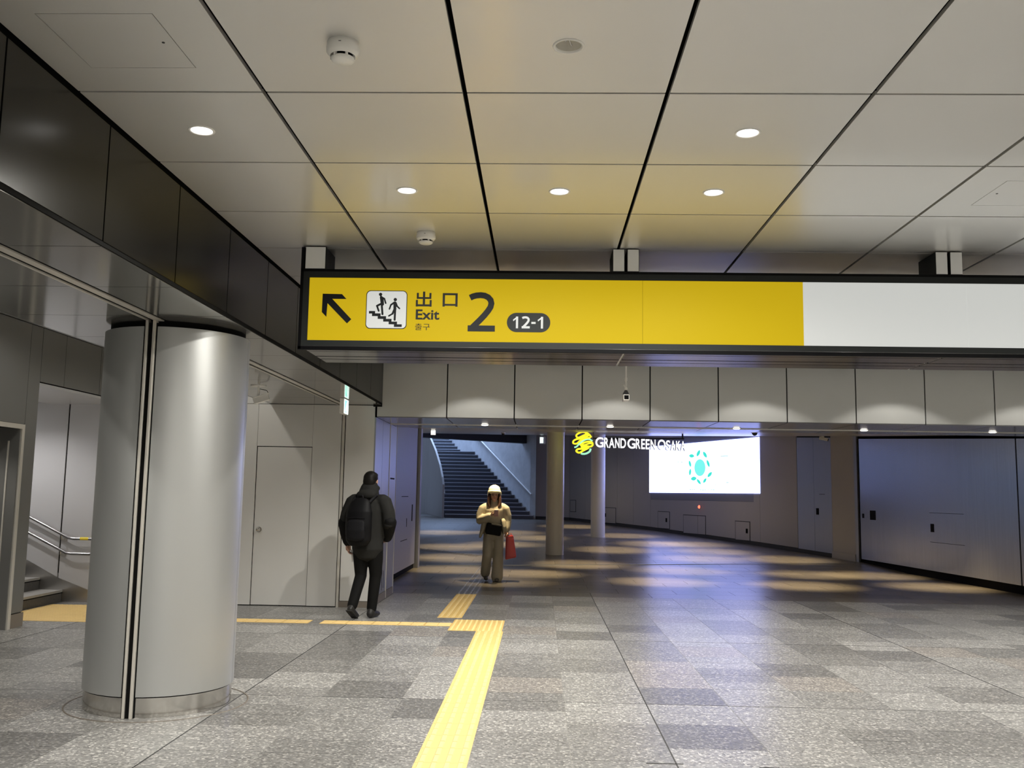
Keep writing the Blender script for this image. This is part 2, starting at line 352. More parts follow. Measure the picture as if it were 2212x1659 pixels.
# ------------------------------------------------------------------ ceiling of the near hall
ceil = MB().box(-2.14, 9.6, -6, 12.6, ZC + 0.115, ZC + 0.16).build('ceiling', M['black_gap'])
props(ceil, 'warm grey metal panel ceiling with black joints over the hall', 'ceiling', 'structure')
P = 0.9; G = 0.0075; GX = 0.0105
def plate(x0, x1, y0, y1, hole=None, hatch=None):
    """flat ceiling plate; hole = (x, y, r) round cut-out, hatch = (x0, x1, y0, y1) square cut-out"""
    bm = bmesh.new(); loops = [[(x0, y0), (x1, y0), (x1, y1), (x0, y1)]]
    if hole: loops.append([(hole[0] + hole[2] * math.cos(2 * PI * k / 32), hole[1] + hole[2] * math.sin(2 * PI * k / 32)) for k in range(32)])
    if hatch: loops.append([(hatch[0], hatch[2]), (hatch[1], hatch[2]), (hatch[1], hatch[3]), (hatch[0], hatch[3])])
    ed = []
    for lp in loops:
        vs = [bm.verts.new((x, y, ZC)) for x, y in lp]
        ed += [bm.edges.new((vs[k], vs[(k + 1) % len(vs)])) for k in range(len(vs))]
    if len(loops) > 1: bmesh.ops.triangle_fill(bm, edges=ed, use_beauty=True)
    else: bm.faces.new(list(bm.verts))
    bmesh.ops.recalc_face_normals(bm, faces=bm.faces)
    r = bmesh.ops.extrude_face_region(bm, geom=list(bm.faces))
    bmesh.ops.translate(bm, vec=(0, 0, 0.02), verts=[v for v in r['geom'] if isinstance(v, bmesh.types.BMVert)])
    bmesh.ops.recalc_face_normals(bm, faces=bm.faces)
    me = bpy.data.meshes.new('ceiling_panel'); bm.to_mesh(me); bm.free(); me.materials.append(M['ceiling_panel']); return me
HOLES = {(round(x, 2), round(y, 2)): (x, y, 0.058) for x, y in LIT + [(0.09, 3.55)]}
plain = MB().box(-P / 2 + GX, P / 2 - GX, -P / 2 + G, P / 2 - G, 0, 0.02).mesh('ceiling_panel', M['ceiling_panel'])
others = MB()
for i in range(-1, 12):
    for j in range(-12, 10):
        x0 = -1.259 + P * i; y0 = 3.99 + P * j; x1 = x0 + P; y1 = y0 + P
        if i == -1: x0 = -2.105 - G
        if y1 > YW + 0.2: continue
        if y1 > YW - 0.3: y1 = YW - 0.012
        hole = next((h for h in HOLES.values() if x0 < h[0] < x1 and y0 < h[1] < y1), None)
        hatch = None
        if i == -1 and j == -1: hatch = (-1.932, -1.480, 3.297, 3.752)
        if i == 4 and j == 1: hatch = (2.566, 3.018, 5.117, 5.560)
        if y0 < 2.0 or i > 8:
            others.box(x0 + G, x1 - G, y0 + G, y1 - G, ZC, ZC + 0.02); continue
        if hole or hatch or i == -1 or abs(y1 - y0 - P) > 0.01:
            link('ceiling_panel', plate(x0 + GX, x1 - GX, y0 + G, y1 - G, hole, hatch), ceil)
        else:
            o = link('ceiling_panel', plain, ceil); o.location = ((x0 + x1) / 2, (y0 + y1) / 2, ZC)
        if hatch:
            h = hatch; g = 0.0035
            hb = MB().box(h[0] + g, h[1] - g, h[2] + g, h[3] - g, ZC, ZC + 0.02).build('access_hatch', M['ceiling_panel'], ceil)
            lx = h[1] - 0.05 if i == -1 else h[0] + 0.05
            MB().cyl((lx, (h[2] + h[3]) / 2, ZC - 0.002), (lx, (h[2] + h[3]) / 2, ZC + 0.01), 0.006, n=12).build('hatch_lock', M['dark_joint'], hb)
props(others.build('ceiling_panels', M['ceiling_panel'], ceil), kind='stuff')

# ceiling over the left aisle (mostly hidden by the beam)
cl = MB().box(-9.5, -3.6, -6, 12.6, ZC, ZC + 0.12).build('ceiling', M['ceiling_panel']); props(cl, 'plain grey ceiling strip of the left aisle behind the dropped beam', 'ceiling', 'structure')

# ------------------------------------------------------------------ dropped beam on the left
beam = MB().box(-3.60, -2.145, -6, YW, ZB + 0.0225, ZC + 0.10).build('beam', M['black_gap'])
props(beam, 'long dropped beam with glossy black side panels above the round column', 'beam', 'structure')
BY = [4.34 + 0.895 * k for k in range(-12, 10)]
for a, b in zip(BY, BY[1:]):
    b2 = min(b, YW - 0.02)
    if b2 - a < 0.1: continue
    MB().box(-2.145, -2.118, a + 0.006, b2 - 0.006, ZB + 0.028, ZC - 0.02).build('side_panel', M['bulkhead_black'], beam)
    MB().box(-2.588, -2.128, a + 0.004, b2 - 0.004, ZB, ZB + 0.004).build('underside_panel', M['beam_metal'], beam)
    MB().box(-3.60, -2.722, a + 0.004, b2 - 0.004, ZB, ZB + 0.004).build('underside_panel', M['beam_metal'], beam)
MB().box(-2.15, -2.121, -6, YW - 0.02, ZB + 0.0045, ZB + 0.0279).box(-3.60, -2.15, -6, YW - 0.02, ZB + 0.0045, ZB + 0.022).build('shadow_gap', M['black_gap'], beam)
MB().box(-2.668, -2.613, -6, YW - 0.02, ZB - 0.004, ZB + 0.004).build('shutter_rail', M['trim_pale'], beam)
MB().box(-2.722, -2.703, -6, YW - 0.02, ZB - 0.004, ZB + 0.004).build('shutter_rail', M['trim_pale'], beam)
MB().box(-3.625, -3.602, -6, YW, ZB - 0.0, ZC).build('edge_trim', M['wall_left'], beam)

# ------------------------------------------------------------------ fascia and soffit of the passage opening
fas = MB().box(-2.20, 9.6, YW + 0.02, YF, ZS + 0.02, 4.3).build('trim_2', M['black_gap'])
props(fas, 'grey panelled fascia above the wide passage opening', 'fascia', 'structure')
FX = [-2.195] + [-1.257 + 0.8985 * k for k in range(0, 13)]
for a, b in zip(FX, FX[1:]):
    z1 = ZC - 0.01
    MB().box(a + 0.008, min(b, 9.6) - 0.008, YW, YW + 0.02, ZS + 0.012, z1).build('fascia_panel', M['fascia'], fas)
    for (y0, y1) in ((YW + 0.01, 13.545), (13.665, YF)):
        MB().box(a + 0.007, b - 0.007, y0, y1, ZS, ZS + 0.02).build('soffit_panel', M['soffit_metal'], fas)
MB().box(-2.19, 9.5, 13.55, 13.66, ZS - 0.006, ZS + 0.016).build('linear_slot_trim', M['white_paint'], fas)
MB().box(-2.235, -2.122, YW - 0.03, YW + 0.03, ZB - 0.02, ZC).build('corner_post', M['black_gap'], fas)

# ------------------------------------------------------------------ back wall with the door, return wall
wb = MB().box(-9.5, -2.215, YW + 0.02, YW + 0.30, 0, 4.3).build('wall_back', M['black_gap'])
props(wb, 'pale grey panel wall with a flush door, left of the passage opening', 'wall', 'structure')
def wp(x0, x1, z0, z1, m='wall_panel', name='wall_panel', t=0.02, proud=0.0, parent=wb):
    return MB().box(x0, x1, YW - proud, YW - proud + t, z0, z1).build(name, M[m], parent)
wp(-5.57, -4.00, 0.085, 3.27); wp(-5.57, -4.0, 0.0, 0.08, 'brown_base', 'skirting', 0.022, 0.004)
DX0, DX1, DZ = -3.775, -3.04, 2.078
wp(-3.972, DX0 - 0.006, 0.012, 2.645); wp(DX0 - 0.002, DX1 + 0.002, DZ + 0.006, 2.645); wp(DX1 + 0.004, -2.655, 0.012, 2.645)
wp(-2.645, -2.612, 0, 2.65, 'trim_pale', 'corner_trim', 0.03, 0.008)
wp(-2.600, -2.215, 0.085, 2.645)
wp(-2.61, -2.2, 0.0, 0.08, 'brown_base', 'skirting', 0.022, 0.004)
wp(-4.0, -3.975, 0, 2.65, 'trim_pale', 'corner_trim', 0.03, 0.004)
wp(-3.97, -2.62, 2.652, 3.27)
door = MB().box(DX0 + 0.004, DX1 - 0.004, YW + 0.012, YW + 0.05, 0.012, DZ - 0.004).build('door_1', M['wall_panel'])
props(door, 'flush pale grey service door with a round steel knob', 'door', 'structure')
kn = MB(); ky = YW + 0.012
kn.cyl((-3.70, ky, 0.985), (-3.70, ky - 0.012, 0.985), 0.034, n=24); kn.cyl((-3.70, ky - 0.01, 0.985), (-3.70, ky - 0.045, 0.985), 0.012, n=16)
kn.ell((-3.70, ky - 0.06, 0.985), 0.030, 0.022, 0.030, 20, 12); kn.build('door_knob', M['steel'], door)
# return wall into the passage
wr = MB().box(-2.52, -2.215, YW + 0.02, YF, 0, ZS + 0.02).build('wall_return', M['black_gap'])
props(wr, 'short return wall in pale blue light at the left edge of the passage', 'wall', 'structure')
for y0, y1 in ((YW, 12.98), (12.986, 13.60), (13.632, YF - 0.02)): MB().box(-2.215, -2.196, y0 + 0.003, y1 - 0.003, 0.105, ZS - 0.002).build('wall_panel', M['door_metal'], wr)
MB().box(-2.215, -2.188, 13.60, 13.63, 0, ZS).build('corner_trim', M['trim_pale'], wr)
MB().box(-2.22, -2.190, YF - 0.018, YF + 0.01, 0, ZS).build('corner_trim', M['trim_pale'], wr)
MB().box(-2.215, -2.192, YW, YF - 0.02, 0.0, 0.10).build('skirting', M['brown_base'], wr)
MB().box(-2.197, -2.193, 13.75, 14.12, 1.69, 1.712).build('pull_slot', M['black_gap'], wr)
vp = MB().box(-2.197, -2.193, 13.26, 13.275, 0.14, 0.42).box(-2.197, -2.193, 13.40, 13.41, 0.16, 0.40); vp.build('vent_slot', M['black_gap'], wr)
# folded fire door leaf beyond it
leaf = MB().box(-2.56, -2.50, YF + 0.12, 18.98, 0.10, 2.80).build('door_3', M['door_metal'])
props(leaf, 'big folded steel fire door leaf lit pale blue, left side of the passage', 'door', 'structure')
MB().box(-2.60, -2.53, YF + 0.02, 19.0, 0.0, 0.10).build('plinth', M['black_gap'], leaf)
MB().box(-2.502, -2.496, 18.40, 18.50, 0.95, 1.27).build('recessed_pull', M['black_gap'], leaf)
MB().box(-2.502, -2.497, 17.70, 17.75, 0.86, 1.02).build('recessed_pull', M['black_gap'], leaf)
hh = MB()
for z in (1.42, 0.62): hh.box(-2.502, -2.498, 17.0, 17.85, z, z + 0.012)
hh.build('hatch_line', M['black_gap'], leaf)
MB().box(-2.62, -2.44, 19.08, 19.32, 0, 2.82).build('end_post', M['door_metal'], leaf)
MB().box(-2.60, -2.53, 18.99, 19.08, 0, 2.82).build('end_gap', M['black_gap'], leaf)
wq = MB().box(-9.5, -2.54, 19.33, 19.6, 0, 3.0).box(-9.5, -2.62, YF, 19.34, 2.9, 3.1).build('wall_side', M['far_wall']); props(wq, 'dark end wall behind the folded fire door leaf', 'wall', 'structure')

# ------------------------------------------------------------------ left wall and stairwell opening
XL = -5.576
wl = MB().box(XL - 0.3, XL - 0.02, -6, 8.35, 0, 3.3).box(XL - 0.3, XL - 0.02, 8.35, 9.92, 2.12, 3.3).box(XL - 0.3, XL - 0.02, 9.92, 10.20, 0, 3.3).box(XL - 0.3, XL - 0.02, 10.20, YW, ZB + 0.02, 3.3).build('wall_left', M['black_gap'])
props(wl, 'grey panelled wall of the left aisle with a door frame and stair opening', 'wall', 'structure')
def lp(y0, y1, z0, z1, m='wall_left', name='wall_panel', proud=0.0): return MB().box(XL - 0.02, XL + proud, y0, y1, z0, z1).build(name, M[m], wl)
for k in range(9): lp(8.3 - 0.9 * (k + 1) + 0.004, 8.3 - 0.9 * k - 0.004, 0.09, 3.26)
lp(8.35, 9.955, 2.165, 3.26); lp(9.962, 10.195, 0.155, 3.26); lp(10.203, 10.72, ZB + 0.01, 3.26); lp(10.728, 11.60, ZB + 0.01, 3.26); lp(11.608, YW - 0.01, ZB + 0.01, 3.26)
lp(9.955, 10.21, 0, 0.145, 'brown_base', 'skirting', 0.004)
lp(8.30, 8.36, 0, 2.16, 'trim_pale', 'door_frame', 0.012); lp(9.90, 9.952, 0, 2.16, 'trim_pale', 'door_frame', 0.012); lp(8.36, 9.90, 2.11, 2.16, 'trim_pale', 'door_frame', 0.012)
rc = MB().box(-6.6, XL - 0.005, 9.885, 9.918, 0, 2.13).box(-6.6, XL - 0.05, 8.3, 8.34, 0, 2.13).box(-6.62, -6.58, 8.3, 9.96, 0, 2.13).box(-6.6, XL - 0.05, 8.3, 9.96, 2.12, 2.15).build('door_reveal', M['wall_left'], wl)
MB().box(-5.70, -5.685, 9.875, 9.886, 0, 1.98).build('reveal_strip', M['trim_pale'], wl)
MB().box(-6.56, -6.54, 8.9, 9.7, 0.02, 1.95).build('inner_door', M['trim_pale'], wl)
# stairwell
sw = MB().box(-9.5, -5.6, YW - 0.0, YW + 0.02, 0, 4.3).build('wall_stairwell', M['black_gap'])
props(sw, 'bright metal panel wall of the stairwell seen behind the left column', 'wall', 'structure')
def sp(x0, x1, zfun, m, name):
    q = [(x0, YW, zfun(x0)[0]), (x1, YW, zfun(x1)[0]), (x1, YW, zfun(x1)[1]), (x0, YW, zfun(x0)[1])]
    return MB().slab(q, (0, -1, 0), -0.0).build(name, M[m], sw)
zl = lambda x: max(0.02, 0.093 + (-5.95 - x) * 0.513)
def panel_q(x0, x1, a, b, m, name, t=0.018):
    q = [(x0, YW - t, a(x0)), (x1, YW - t, a(x1)), (x1, YW - t, b(x1)), (x0, YW - t, b(x0))]
    return MB().slab(q, (0, -1, 0), t).build(name, M[m], sw)
for x0, x1 in ((-7.26, -6.350), (-6.330, -5.60), (-8.17, -7.28)):
    panel_q(x0, x1 , lambda x: zl(x) + 0.022, lambda x: 4.2, 'stair_wall', 'wall_panel')
panel_q(-8.17, -5.60, lambda x: -0.0, lambda x: zl(x), 'steel_rough', 'stringer_plate', 0.012)
so = MB().slab([(-5.6, 10.2, ZB), (-5.6, YW, ZB), (-6.6, YW, ZB - 0.02), (-6.6, 10.2, ZB - 0.02)], (0, 0, -1), -0.03).build('soffit_plate', M['stair_wall'], sw)
MB().box(-9.4, -5.88, 10.0, 10.2, 0, 4.3).build('near_wall', M['stair_wall'], sw)
MB().box(-9.45, -9.3, 10.0, YW, 0, 4.3).build('end_wall', M['stair_wall'], sw)
t = thing('staircase', 'dark stone steps with pale treads climbing left behind the round column', 'stairs', (-6.27, 11.3, 0))
for k in range(9):
    x1 = -6.27 - 0.31 * k; z = 0.155 * (k + 1)
    s = MB().box(x1 - 0.33, x1, 10.21, YW - 0.02, max(0, z - 0.31), z - 0.03).build('step', M['stone_step'], t)
    MB().box(x1 - 0.33, x1 + 0.006, 10.21, YW - 0.02, z - 0.03, z).build('tread', M['step_tread'], s)
    MB().box(x1 - 0.035, x1 + 0.008, 10.21, YW - 0.02, z - 0.042, z - 0.03).build('nosing', M['black_gap'], s)
t = thing('handrail', 'double steel handrail with yellow tag on the stairwell wall', 'handrail', (-6.2, 12.33, 0.8))
yr = 12.31
for zz, dx in ((0.825, 0.0), (0.63, -0.02)):
    p = [(-8.2, yr, zz + (8.2 - 6.155) * 0.48), (-6.19 + dx, yr, zz + 0.01), (-6.12 + dx, yr, zz), (-5.75, yr, zz)]
    MB().tube(p, 0.019, 12).build('rail', M['rail_steel'], t)
    br = MB().cyl((-6.285, YW - 0.018, zz - 0.012 ), (-6.285, YW - 0.03, zz - 0.012), 0.036, n=20).tube([(-6.285, YW - 0.02, zz - 0.012), (-6.285, yr, zz - 0.012), (-6.285, yr, zz + 0.05)], 0.008, 8)
    br.build('bracket', M['steel_rough'], t)
MB().cyl((-6.03, yr, 0.827), (-5.92, yr, 0.827), 0.0205, n=16).build('tag', M['yellow_tag'], t)

# enclosing walls out of view
we = MB().box(9.6, 9.8, -6, YF, 0, 3.4).build('wall_right', M['wall_panel']); props(we, 'plain grey wall far right of the hall', 'wall', 'structure')
we = MB().box(-9.5, 9.8, -6.2, -6, 0, 3.4).build('wall_front', M['wall_panel']); props(we, 'plain grey wall behind the viewer', 'wall', 'structure')

# ------------------------------------------------------------------ far hall shell
def ray_wall(a, b):
    a = Vector((a[0], a[1], 0)); b = Vector((b[0], b[1], 0)); d = (b - a).normalized(); n = Vector((-d.y, d.x, 0)); return a, d, n, (b - a).length
def wbox(mb, seg, s0, s1, z0, z1, t0, t1, mi=0):
    """box on a wall segment: s along it, z up, t out from the face towards the hall; z0/z1 may be functions of y"""
    a, d, n, L = seg; vs = []
    for t in (t0, t1):
        for s, zz in ((s0, z0), (s1, z0), (s1, z1), (s0, z1)):
            p = a + d * s + n * t; vs.append((p.x, p.y, zz(p.y) if callable(zz) else zz))
    return mb.add(vs, [(0, 1, 2, 3), (7, 6, 5, 4), (0, 4, 5, 1), (1, 5, 6, 2), (2, 6, 7, 3), (3, 7, 4, 0)], False, mi)
PTS = [(7.43, 22.36), (6.085, 26.38), (3.76, 32.36), (2.3, 35.27), (1.16, 37.32), (0.25, 37.75), (-0.18, 37.85)]
SEG = [ray_wall(a, b) for a, b in zip(PTS, PTS[1:])]
wf = MB()
for s in SEG: wbox(wf, s, -0.02, s[3] + 0.02, -0.1, 5.0, -0.5, -0.022)
wf = wf.build('wall_far', M['black_gap']); props(wf, 'curving grey wall of the far hall that carries the bright screen', 'wall', 'structure')
DOOR_S = (2.42 - 1.55, 2.42 + 0.0)  # filled below
sA = SEG[0]
def along(seg, x, y): return (Vector((x, y, 0)) - seg[0]).dot(seg[1])
dS0, dS1 = along(sA, 7.11, 23.31), along(sA, 6.655, 24.675)
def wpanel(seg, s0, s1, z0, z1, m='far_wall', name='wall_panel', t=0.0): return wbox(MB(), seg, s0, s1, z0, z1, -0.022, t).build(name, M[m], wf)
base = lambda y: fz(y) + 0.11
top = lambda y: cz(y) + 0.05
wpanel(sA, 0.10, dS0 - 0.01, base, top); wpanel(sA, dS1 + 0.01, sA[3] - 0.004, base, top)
s1 = SEG[1]
sc0, sc1 = along(s1, 6.20, 26.09), along(s1, 3.575, 32.84)
L1 = s1[3]
zr0, zr1 = 1.40, 3.40
wpanel(s1, 0.004, 0.30, base, top)
wpanel(s1, 0.30, L1 - 0.004, base, lambda y: 1.40)
wpanel(s1, 0.30, L1 - 0.004, lambda y: 3.44, top)
for s in SEG[2:]:
    k = max(1, round(s[3] / 1.2)); w = s[3] / k
    for q in range(k): wpanel(s, q * w + 0.004, (q + 1) * w - 0.004, base, top)
for s in SEG: wbox(MB(), s, -0.01, s[3] + 0.01, lambda y: fz(y) - 0.02, lambda y: fz(y) + 0.10, -0.03, 0.004).build('skirting', M['dark_joint'], wf)
wpanel(sA, -0.02, 0.09, 0.0, top, 'door_metal', 'corner_post', 0.02)
wpanel(sA, 0.10, dS0 - 0.01, 0.0, lambda y: fz(y) + 0.16, 'far_wall', 'kick_board', 0.03)
d2 = wbox(MB(), sA, dS0, (dS0 + dS1) / 2 - 0.003, lambda y: fz(y) + 0.02, lambda y: cz(y) - 0.03, -0.03, -0.005)
wbox(d2, sA, (dS0 + dS1) / 2 + 0.003, dS1, lambda y: fz(y) + 0.02, lambda y: cz(y) - 0.03, -0.03, -0.005)
d2 = d2.build('door_2', M['door_metal']); props(d2, 'tall narrow double door flush in the far wall, right of the bright screen', 'door', 'structure')
wbox(MB(), sA, (dS0 + dS1) / 2 - 0.19, (dS0 + dS1) / 2 - 0.08, 1.12, 1.28, -0.006, 0.0).build('door_latch', M['black_gap'], d2)
wbox(MB(), sA, (dS0 + dS1) / 2 - 0.45, (dS0 + dS1) / 2 - 0.22, 1.62, 1.632, -0.006, -0.003).build('door_plate', M['dark_joint'], d2)
wbox(MB(), sA, dS0, dS1, lambda y: fz(y) - 0.02, lambda y: fz(y) + 0.03, -0.03, 0.0).build('threshold', M['trim_pale'], d2)
# right wall
sR = ray_wall((8.26, 11.1), (7.442, 22.36))
wrt = wbox(MB(), sR, 1.2, sR[3], -0.1, 4.2, -0.5, -0.06).build('wall_right', M['black_gap']); props(wrt, 'dark steel wall with recessed black base, right side of the far hall', 'wall', 'structure')
LR = sR[3]; sj = along(sR, 7.92, 15.9)
for s0, s1_ in ((1.25, sj - 0.02), (sj + 0.02, LR - 0.10)):
    wbox(MB(), sR, s0, s1_, 0.15, lambda y: cz(y) - 0.06, -0.06, 0.0).build('wall_panel', M['wall_steel'], wrt)
wbox(MB(), sR, 1.2, LR, 0.0, 0.14, -0.055, -0.05).build('skirting', M['black_gap'], wrt)
def rb(x, y, z0, z1, w, name): s = along(sR, x, y); return wbox(MB(), sR, s - w / 2, s + w / 2, z0, z1, -0.002, 0.003).build(name, M['black_gap'], wrt)
rb(7.494, 21.58, 1.06, 1.27, 0.30, 'recessed_pull'); rb(7.447, 22.1, 1.09, 1.19, 0.10, 'recessed_pull'); rb(7.717, 18.85, 0.90, 1.06, 0.14, 'hatch_latch')
s = along(sR, 7.71, 18.95)
wbox(wbox(MB(), sR, s - 1.3, s, 1.27, 1.278, -0.002, 0.002), sR, s - 1.3, s, 0.70, 0.708, -0.002, 0.002).build('hatch_line', M['dark_joint'], wrt)
# ceiling of the far hall, ends at the beam over the stairs
fc = MB(); yl, yr_ = 32.6, 39.2
fc.slab([(-9.5, YF, cz(YF)), (9.6, YF, cz(YF)), (9.6, yr_ + 6, cz(yr_ + 6)), (1.5, yr_ + 0.9, cz(yr_ + 0.9)), (-9.5, yl - 2.5, cz(yl - 2.5))], (0, 0, -1), 0.25)
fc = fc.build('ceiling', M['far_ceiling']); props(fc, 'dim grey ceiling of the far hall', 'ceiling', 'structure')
bseg = ray_wall((1.4, 39.9), (-9.5, 30.6))
bm_ = wbox(MB(), bseg, 0, bseg[3], 3.57, 5.2, -0.4, 0.0).build('beam', M['dark_beam']); props(bm_, 'dark beam across the head of the far staircase', 'beam', 'structure')
we = MB().box(-9.7, -9.5, YF, 49, 0, 6).build('wall_left', M['far_wall']); props(we, 'dark side wall at the far left of the hall beyond', 'wall', 'structure')

# ------------------------------------------------------------------ round column under the beam
CX, CY, CR = -2.683, 6.783, 0.506
col = thing('column', 'large round metal clad column with a vertical shutter groove and steel base', 'column', (CX, CY, 0))
def shell(a0, a1, r, z0, z1, n=40):
    vs = []; 
    for k in range(n + 1):
        a = math.radians(a0 + (a1 - a0) * k / n); x, y = math.sin(a), -math.cos(a)
        for rr, z in ((r, z0), (r, z1), (r - 0.03, z1), (r - 0.03, z0)): vs.append((CX + x * rr, CY + y * rr, z))
    mb = MB()
    for k in range(n):
        for q in range(4):
            i0, i1 = k * 4 + q, k * 4 + (q + 1) % 4
            j0, j1 = i0 + 4, i1 + 4
            mb.add([vs[i0], vs[j0], vs[j1], vs[i1]], [(0, 1, 2, 3)], q == 0)
    mb.add([vs[i] for i in range(4)], [(0, 1, 2, 3)]); mb.add([vs[-4 + i] for i in range(4)], [(3, 2, 1, 0)])
    me = mb.mesh('s', M['column_metal'])
    bm = bmesh.new(); bm.from_mesh(me)
    bmesh.ops.remove_doubles(bm, verts=bm.verts, dist=1e-5); bmesh.ops.recalc_face_normals(bm, faces=bm.faces); 
    for e in bm.edges: e.smooth = len(e.link_faces) == 2 and e.calc_face_angle(0) < 0.5
    bm.to_mesh(me); bm.free()
    return me
def shell_part(a0, a1, r, z0, z1, name, m):
    me = shell(a0, a1, r, z0, z1); me.name = name; me.materials.clear(); me.materials.append(M[m])
    me.transform(Matrix.Translation((-CX, -CY, 0))); return link(name, me, col)
for a0, a1 in ((5.0, 94.2), (95.0, 175.0), (185.0, 265.5), (266.5, 354.2)): shell_part(a0, a1, CR, 0.135, 2.605, 'cladding_panel', 'column_metal')
for a0, a1 in ((3.5, 176.5), (183.5, 355.6)): shell_part(a0, a1, CR - 0.012, 0.0, 0.126, 'base_band', 'steel')
MB().cyl((CX, CY, 0), (CX, CY, ZB + 0.02), CR - 0.035, n=48).build('core', M['black_gap'], col)
for sgn in (-1, 1):
    yy = CY + sgn * CR
    for x0, x1 in ((-0.046, -0.0345), (-0.0155, 0.0155), (0.0345, 0.042)):
        MB().box(CX + x0, CX + x1, min(yy - sgn * 0.03, yy + sgn * (0.004 if x0 > -0.03 and x1 < 0.03 else -0.002)), max(yy - sgn * 0.03, yy + sgn * (0.004 if x0 > -0.03 and x1 < 0.03 else -0.002)), 0.002, ZB - 0.02).build('groove', M['black_gap'], col)
    for x0, x1 in ((-0.034, -0.0160), (0.0160, 0.034)):
        MB().box(CX + x0, CX + x1, min(yy - sgn * 0.04, yy + sgn * 0.02), max(yy - sgn * 0.04, yy + sgn * 0.02), 0, ZB - 0.005).build('guide_rail', M['trim_pale'], col, bevel=0.003)
rg = MB().lathe((CX, CY, 0), [(0.607, 0.0), (0.607, 0.003), (0.618, 0.003), (0.618, 0.0)], 72); rg.build('floor_ring', M['brown_base'], col)

for (x, y, n) in ((0.36, 22.85, 'pale round pillar standing nearer, left of the glowing logo letters'), (1.75, 28.7, 'pale round pillar standing behind the glowing logo letters')):
    t = thing('pillar', n, 'pillar', (x, y, fz(y)), 'round pillars of the far hall')
    MB().cyl((x, y, fz(y) - 0.01), (x, y, cz(y) + 0.02), 0.215, n=48, caps=False).build('shaft', M['pillar_paint'], t)
    MB().cyl((x, y, fz(y) - 0.01), (x, y, fz(y) + 0.03), 0.2175, n=48).build('foot_ring', M['pillar_paint'], t)

# ------------------------------------------------------------------ far staircase
t = thing('staircase', 'wide dark blue staircase climbing left at the far end of the hall', 'stairs', (-2.0, 37.6, fz(37.6)))
z0 = 0.525; RUN = 0.30; RISE = 0.16
PARA = [(-3.9, 37.6, 1.85), (-3.97, 37.85, 2.15), (-4.15, 38.5, 2.66), (-4.45, 39.5, 3.28), (-4.9, 41.0, 3.98), (-5.7, 42.6, 4.7), (-7.5, 44.5, 5.4)]
def para_x(y):
    for a, b in zip(PARA, PARA[1:]):
        if a[1] <= y <= b[1]: return a[0] + (b[0] - a[0]) * (y - a[1]) / (b[1] - a[1])
    return PARA[-1][0] if y > 44 else PARA[0][0]
y = 37.6; z = z0; xr = -0.27; xs = []
for k in range(26):
    dep = RUN if k != 17 else 1.5
    z += RISE; xl = para_x(y + dep) + 0.20
    s = MB().box(xl, xr, y, y + dep + 0.02, z - RISE - 0.12, z - 0.02).build('step', M['far_step'], t)
    MB().box(xl, xr, y - 0.008, y + dep, z - 0.02, z).build('tread', M['far_step'], s)
    MB().box(xl, xr, y - 0.012, y + 0.035, z - 0.026, z + 0.001).build('nosing', M['step_edge'], s)
    xs.append((xr, y, z)); y += dep; xr -= 0.161 * dep / RUN if k != 17 else 0.80
# side walls of the stair
ws = MB(); wpath = [(-0.18, 37.6)] + [(x + 0.02, yy) for x, yy, _ in xs[1::3]] + [(xr - 0.6, y + 1.2), (xr - 2.5, y + 4)]
for a, b in zip(wpath, wpath[1:]):
    ws.add([(a[0], a[1], 0.3), (b[0], b[1], 0.3), (b[0], b[1], 7.0), (a[0], a[1], 7.0)], [(0, 1, 2, 3)], True)
    ws.add([(a[0] + .4, a[1] + .2, 0.3), (b[0] + .4, b[1] + .2, 0.3), (b[0] + .4, b[1] + .2, 7.0), (a[0] + .4, a[1] + .2, 7.0)], [(3, 2, 1, 0)])
    ws.add([(a[0], a[1], 7.0), (b[0], b[1], 7.0), (b[0] + .4, b[1] + .2, 7.0), (a[0] + .4, a[1] + .2, 7.0)], [(0, 1, 2, 3)])
ws = ws.build('wall_stairs', M['concrete']); props(ws, 'rough blue grey concrete wall beside the far staircase', 'wall', 'structure')
wp2 = MB()
for a, b in zip(PARA, PARA[1:]):
    n = Vector((b[1] - a[1], -(b[0] - a[0]), 0)).normalized() * 0.08
    A0, B0 = Vector((a[0], a[1], 0.3)), Vector((b[0], b[1], 0.3)); A1, B1 = Vector(a), Vector(b)
    wp2.add([A0, B0, B1, A1], [(0, 1, 2, 3)], True); wp2.add([A0 + n, B0 + n, B1 + n, A1 + n], [(3, 2, 1, 0)], True); wp2.add([A1, B1, B1 + n, A1 + n], [(0, 1, 2, 3)])
a = PARA[0]; n = Vector((0.08, 0.02, 0)); wp2.add([(a[0], a[1], .3), Vector((a[0], a[1], .3)) + n, Vector(a) + n, a], [(0, 1, 2, 3)])
wp2 = wp2.build('wall_parapet', M['concrete_pale']); props(wp2, 'pale curved concrete parapet at the left of the far staircase', 'wall', 'structure')
t = thing('handrail', 'long straight pale handrail sloping along the concrete wall of the far staircase', 'handrail', (-0.4, 37.7, 1.5))
hp = [(xs[i][0] - 0.05, xs[i][1], xs[i][2] + 0.95 + (0.25 if i > 10 else 0.0) * 0) for i in (0, 17)]
hp = [(-0.36, 37.75, 1.50), (-2.95, 42.4, 4.12), (-3.6, 43.6, 4.8)]
MB().tube(hp, 0.035, 10).build('rail', M['white_paint'], t)
MB().tube([(p[0] + 0.10, p[1] + 0.02, p[2] - 0.10) for p in hp], 0.03, 8).build('rail_shade', M['black_gap'], t)  # black tube put in for the shaded line under the rail
t = thing('handrail', 'short bright handrail end beside the pale curved parapet', 'handrail', (-3.84, 37.7, 1.6))
MB().tube([(-3.83, 37.62, 1.50), (-3.86, 37.75, 1.62), (-3.95, 38.2, 1.95)], 0.035, 10).build('rail', M['white_paint'], t)

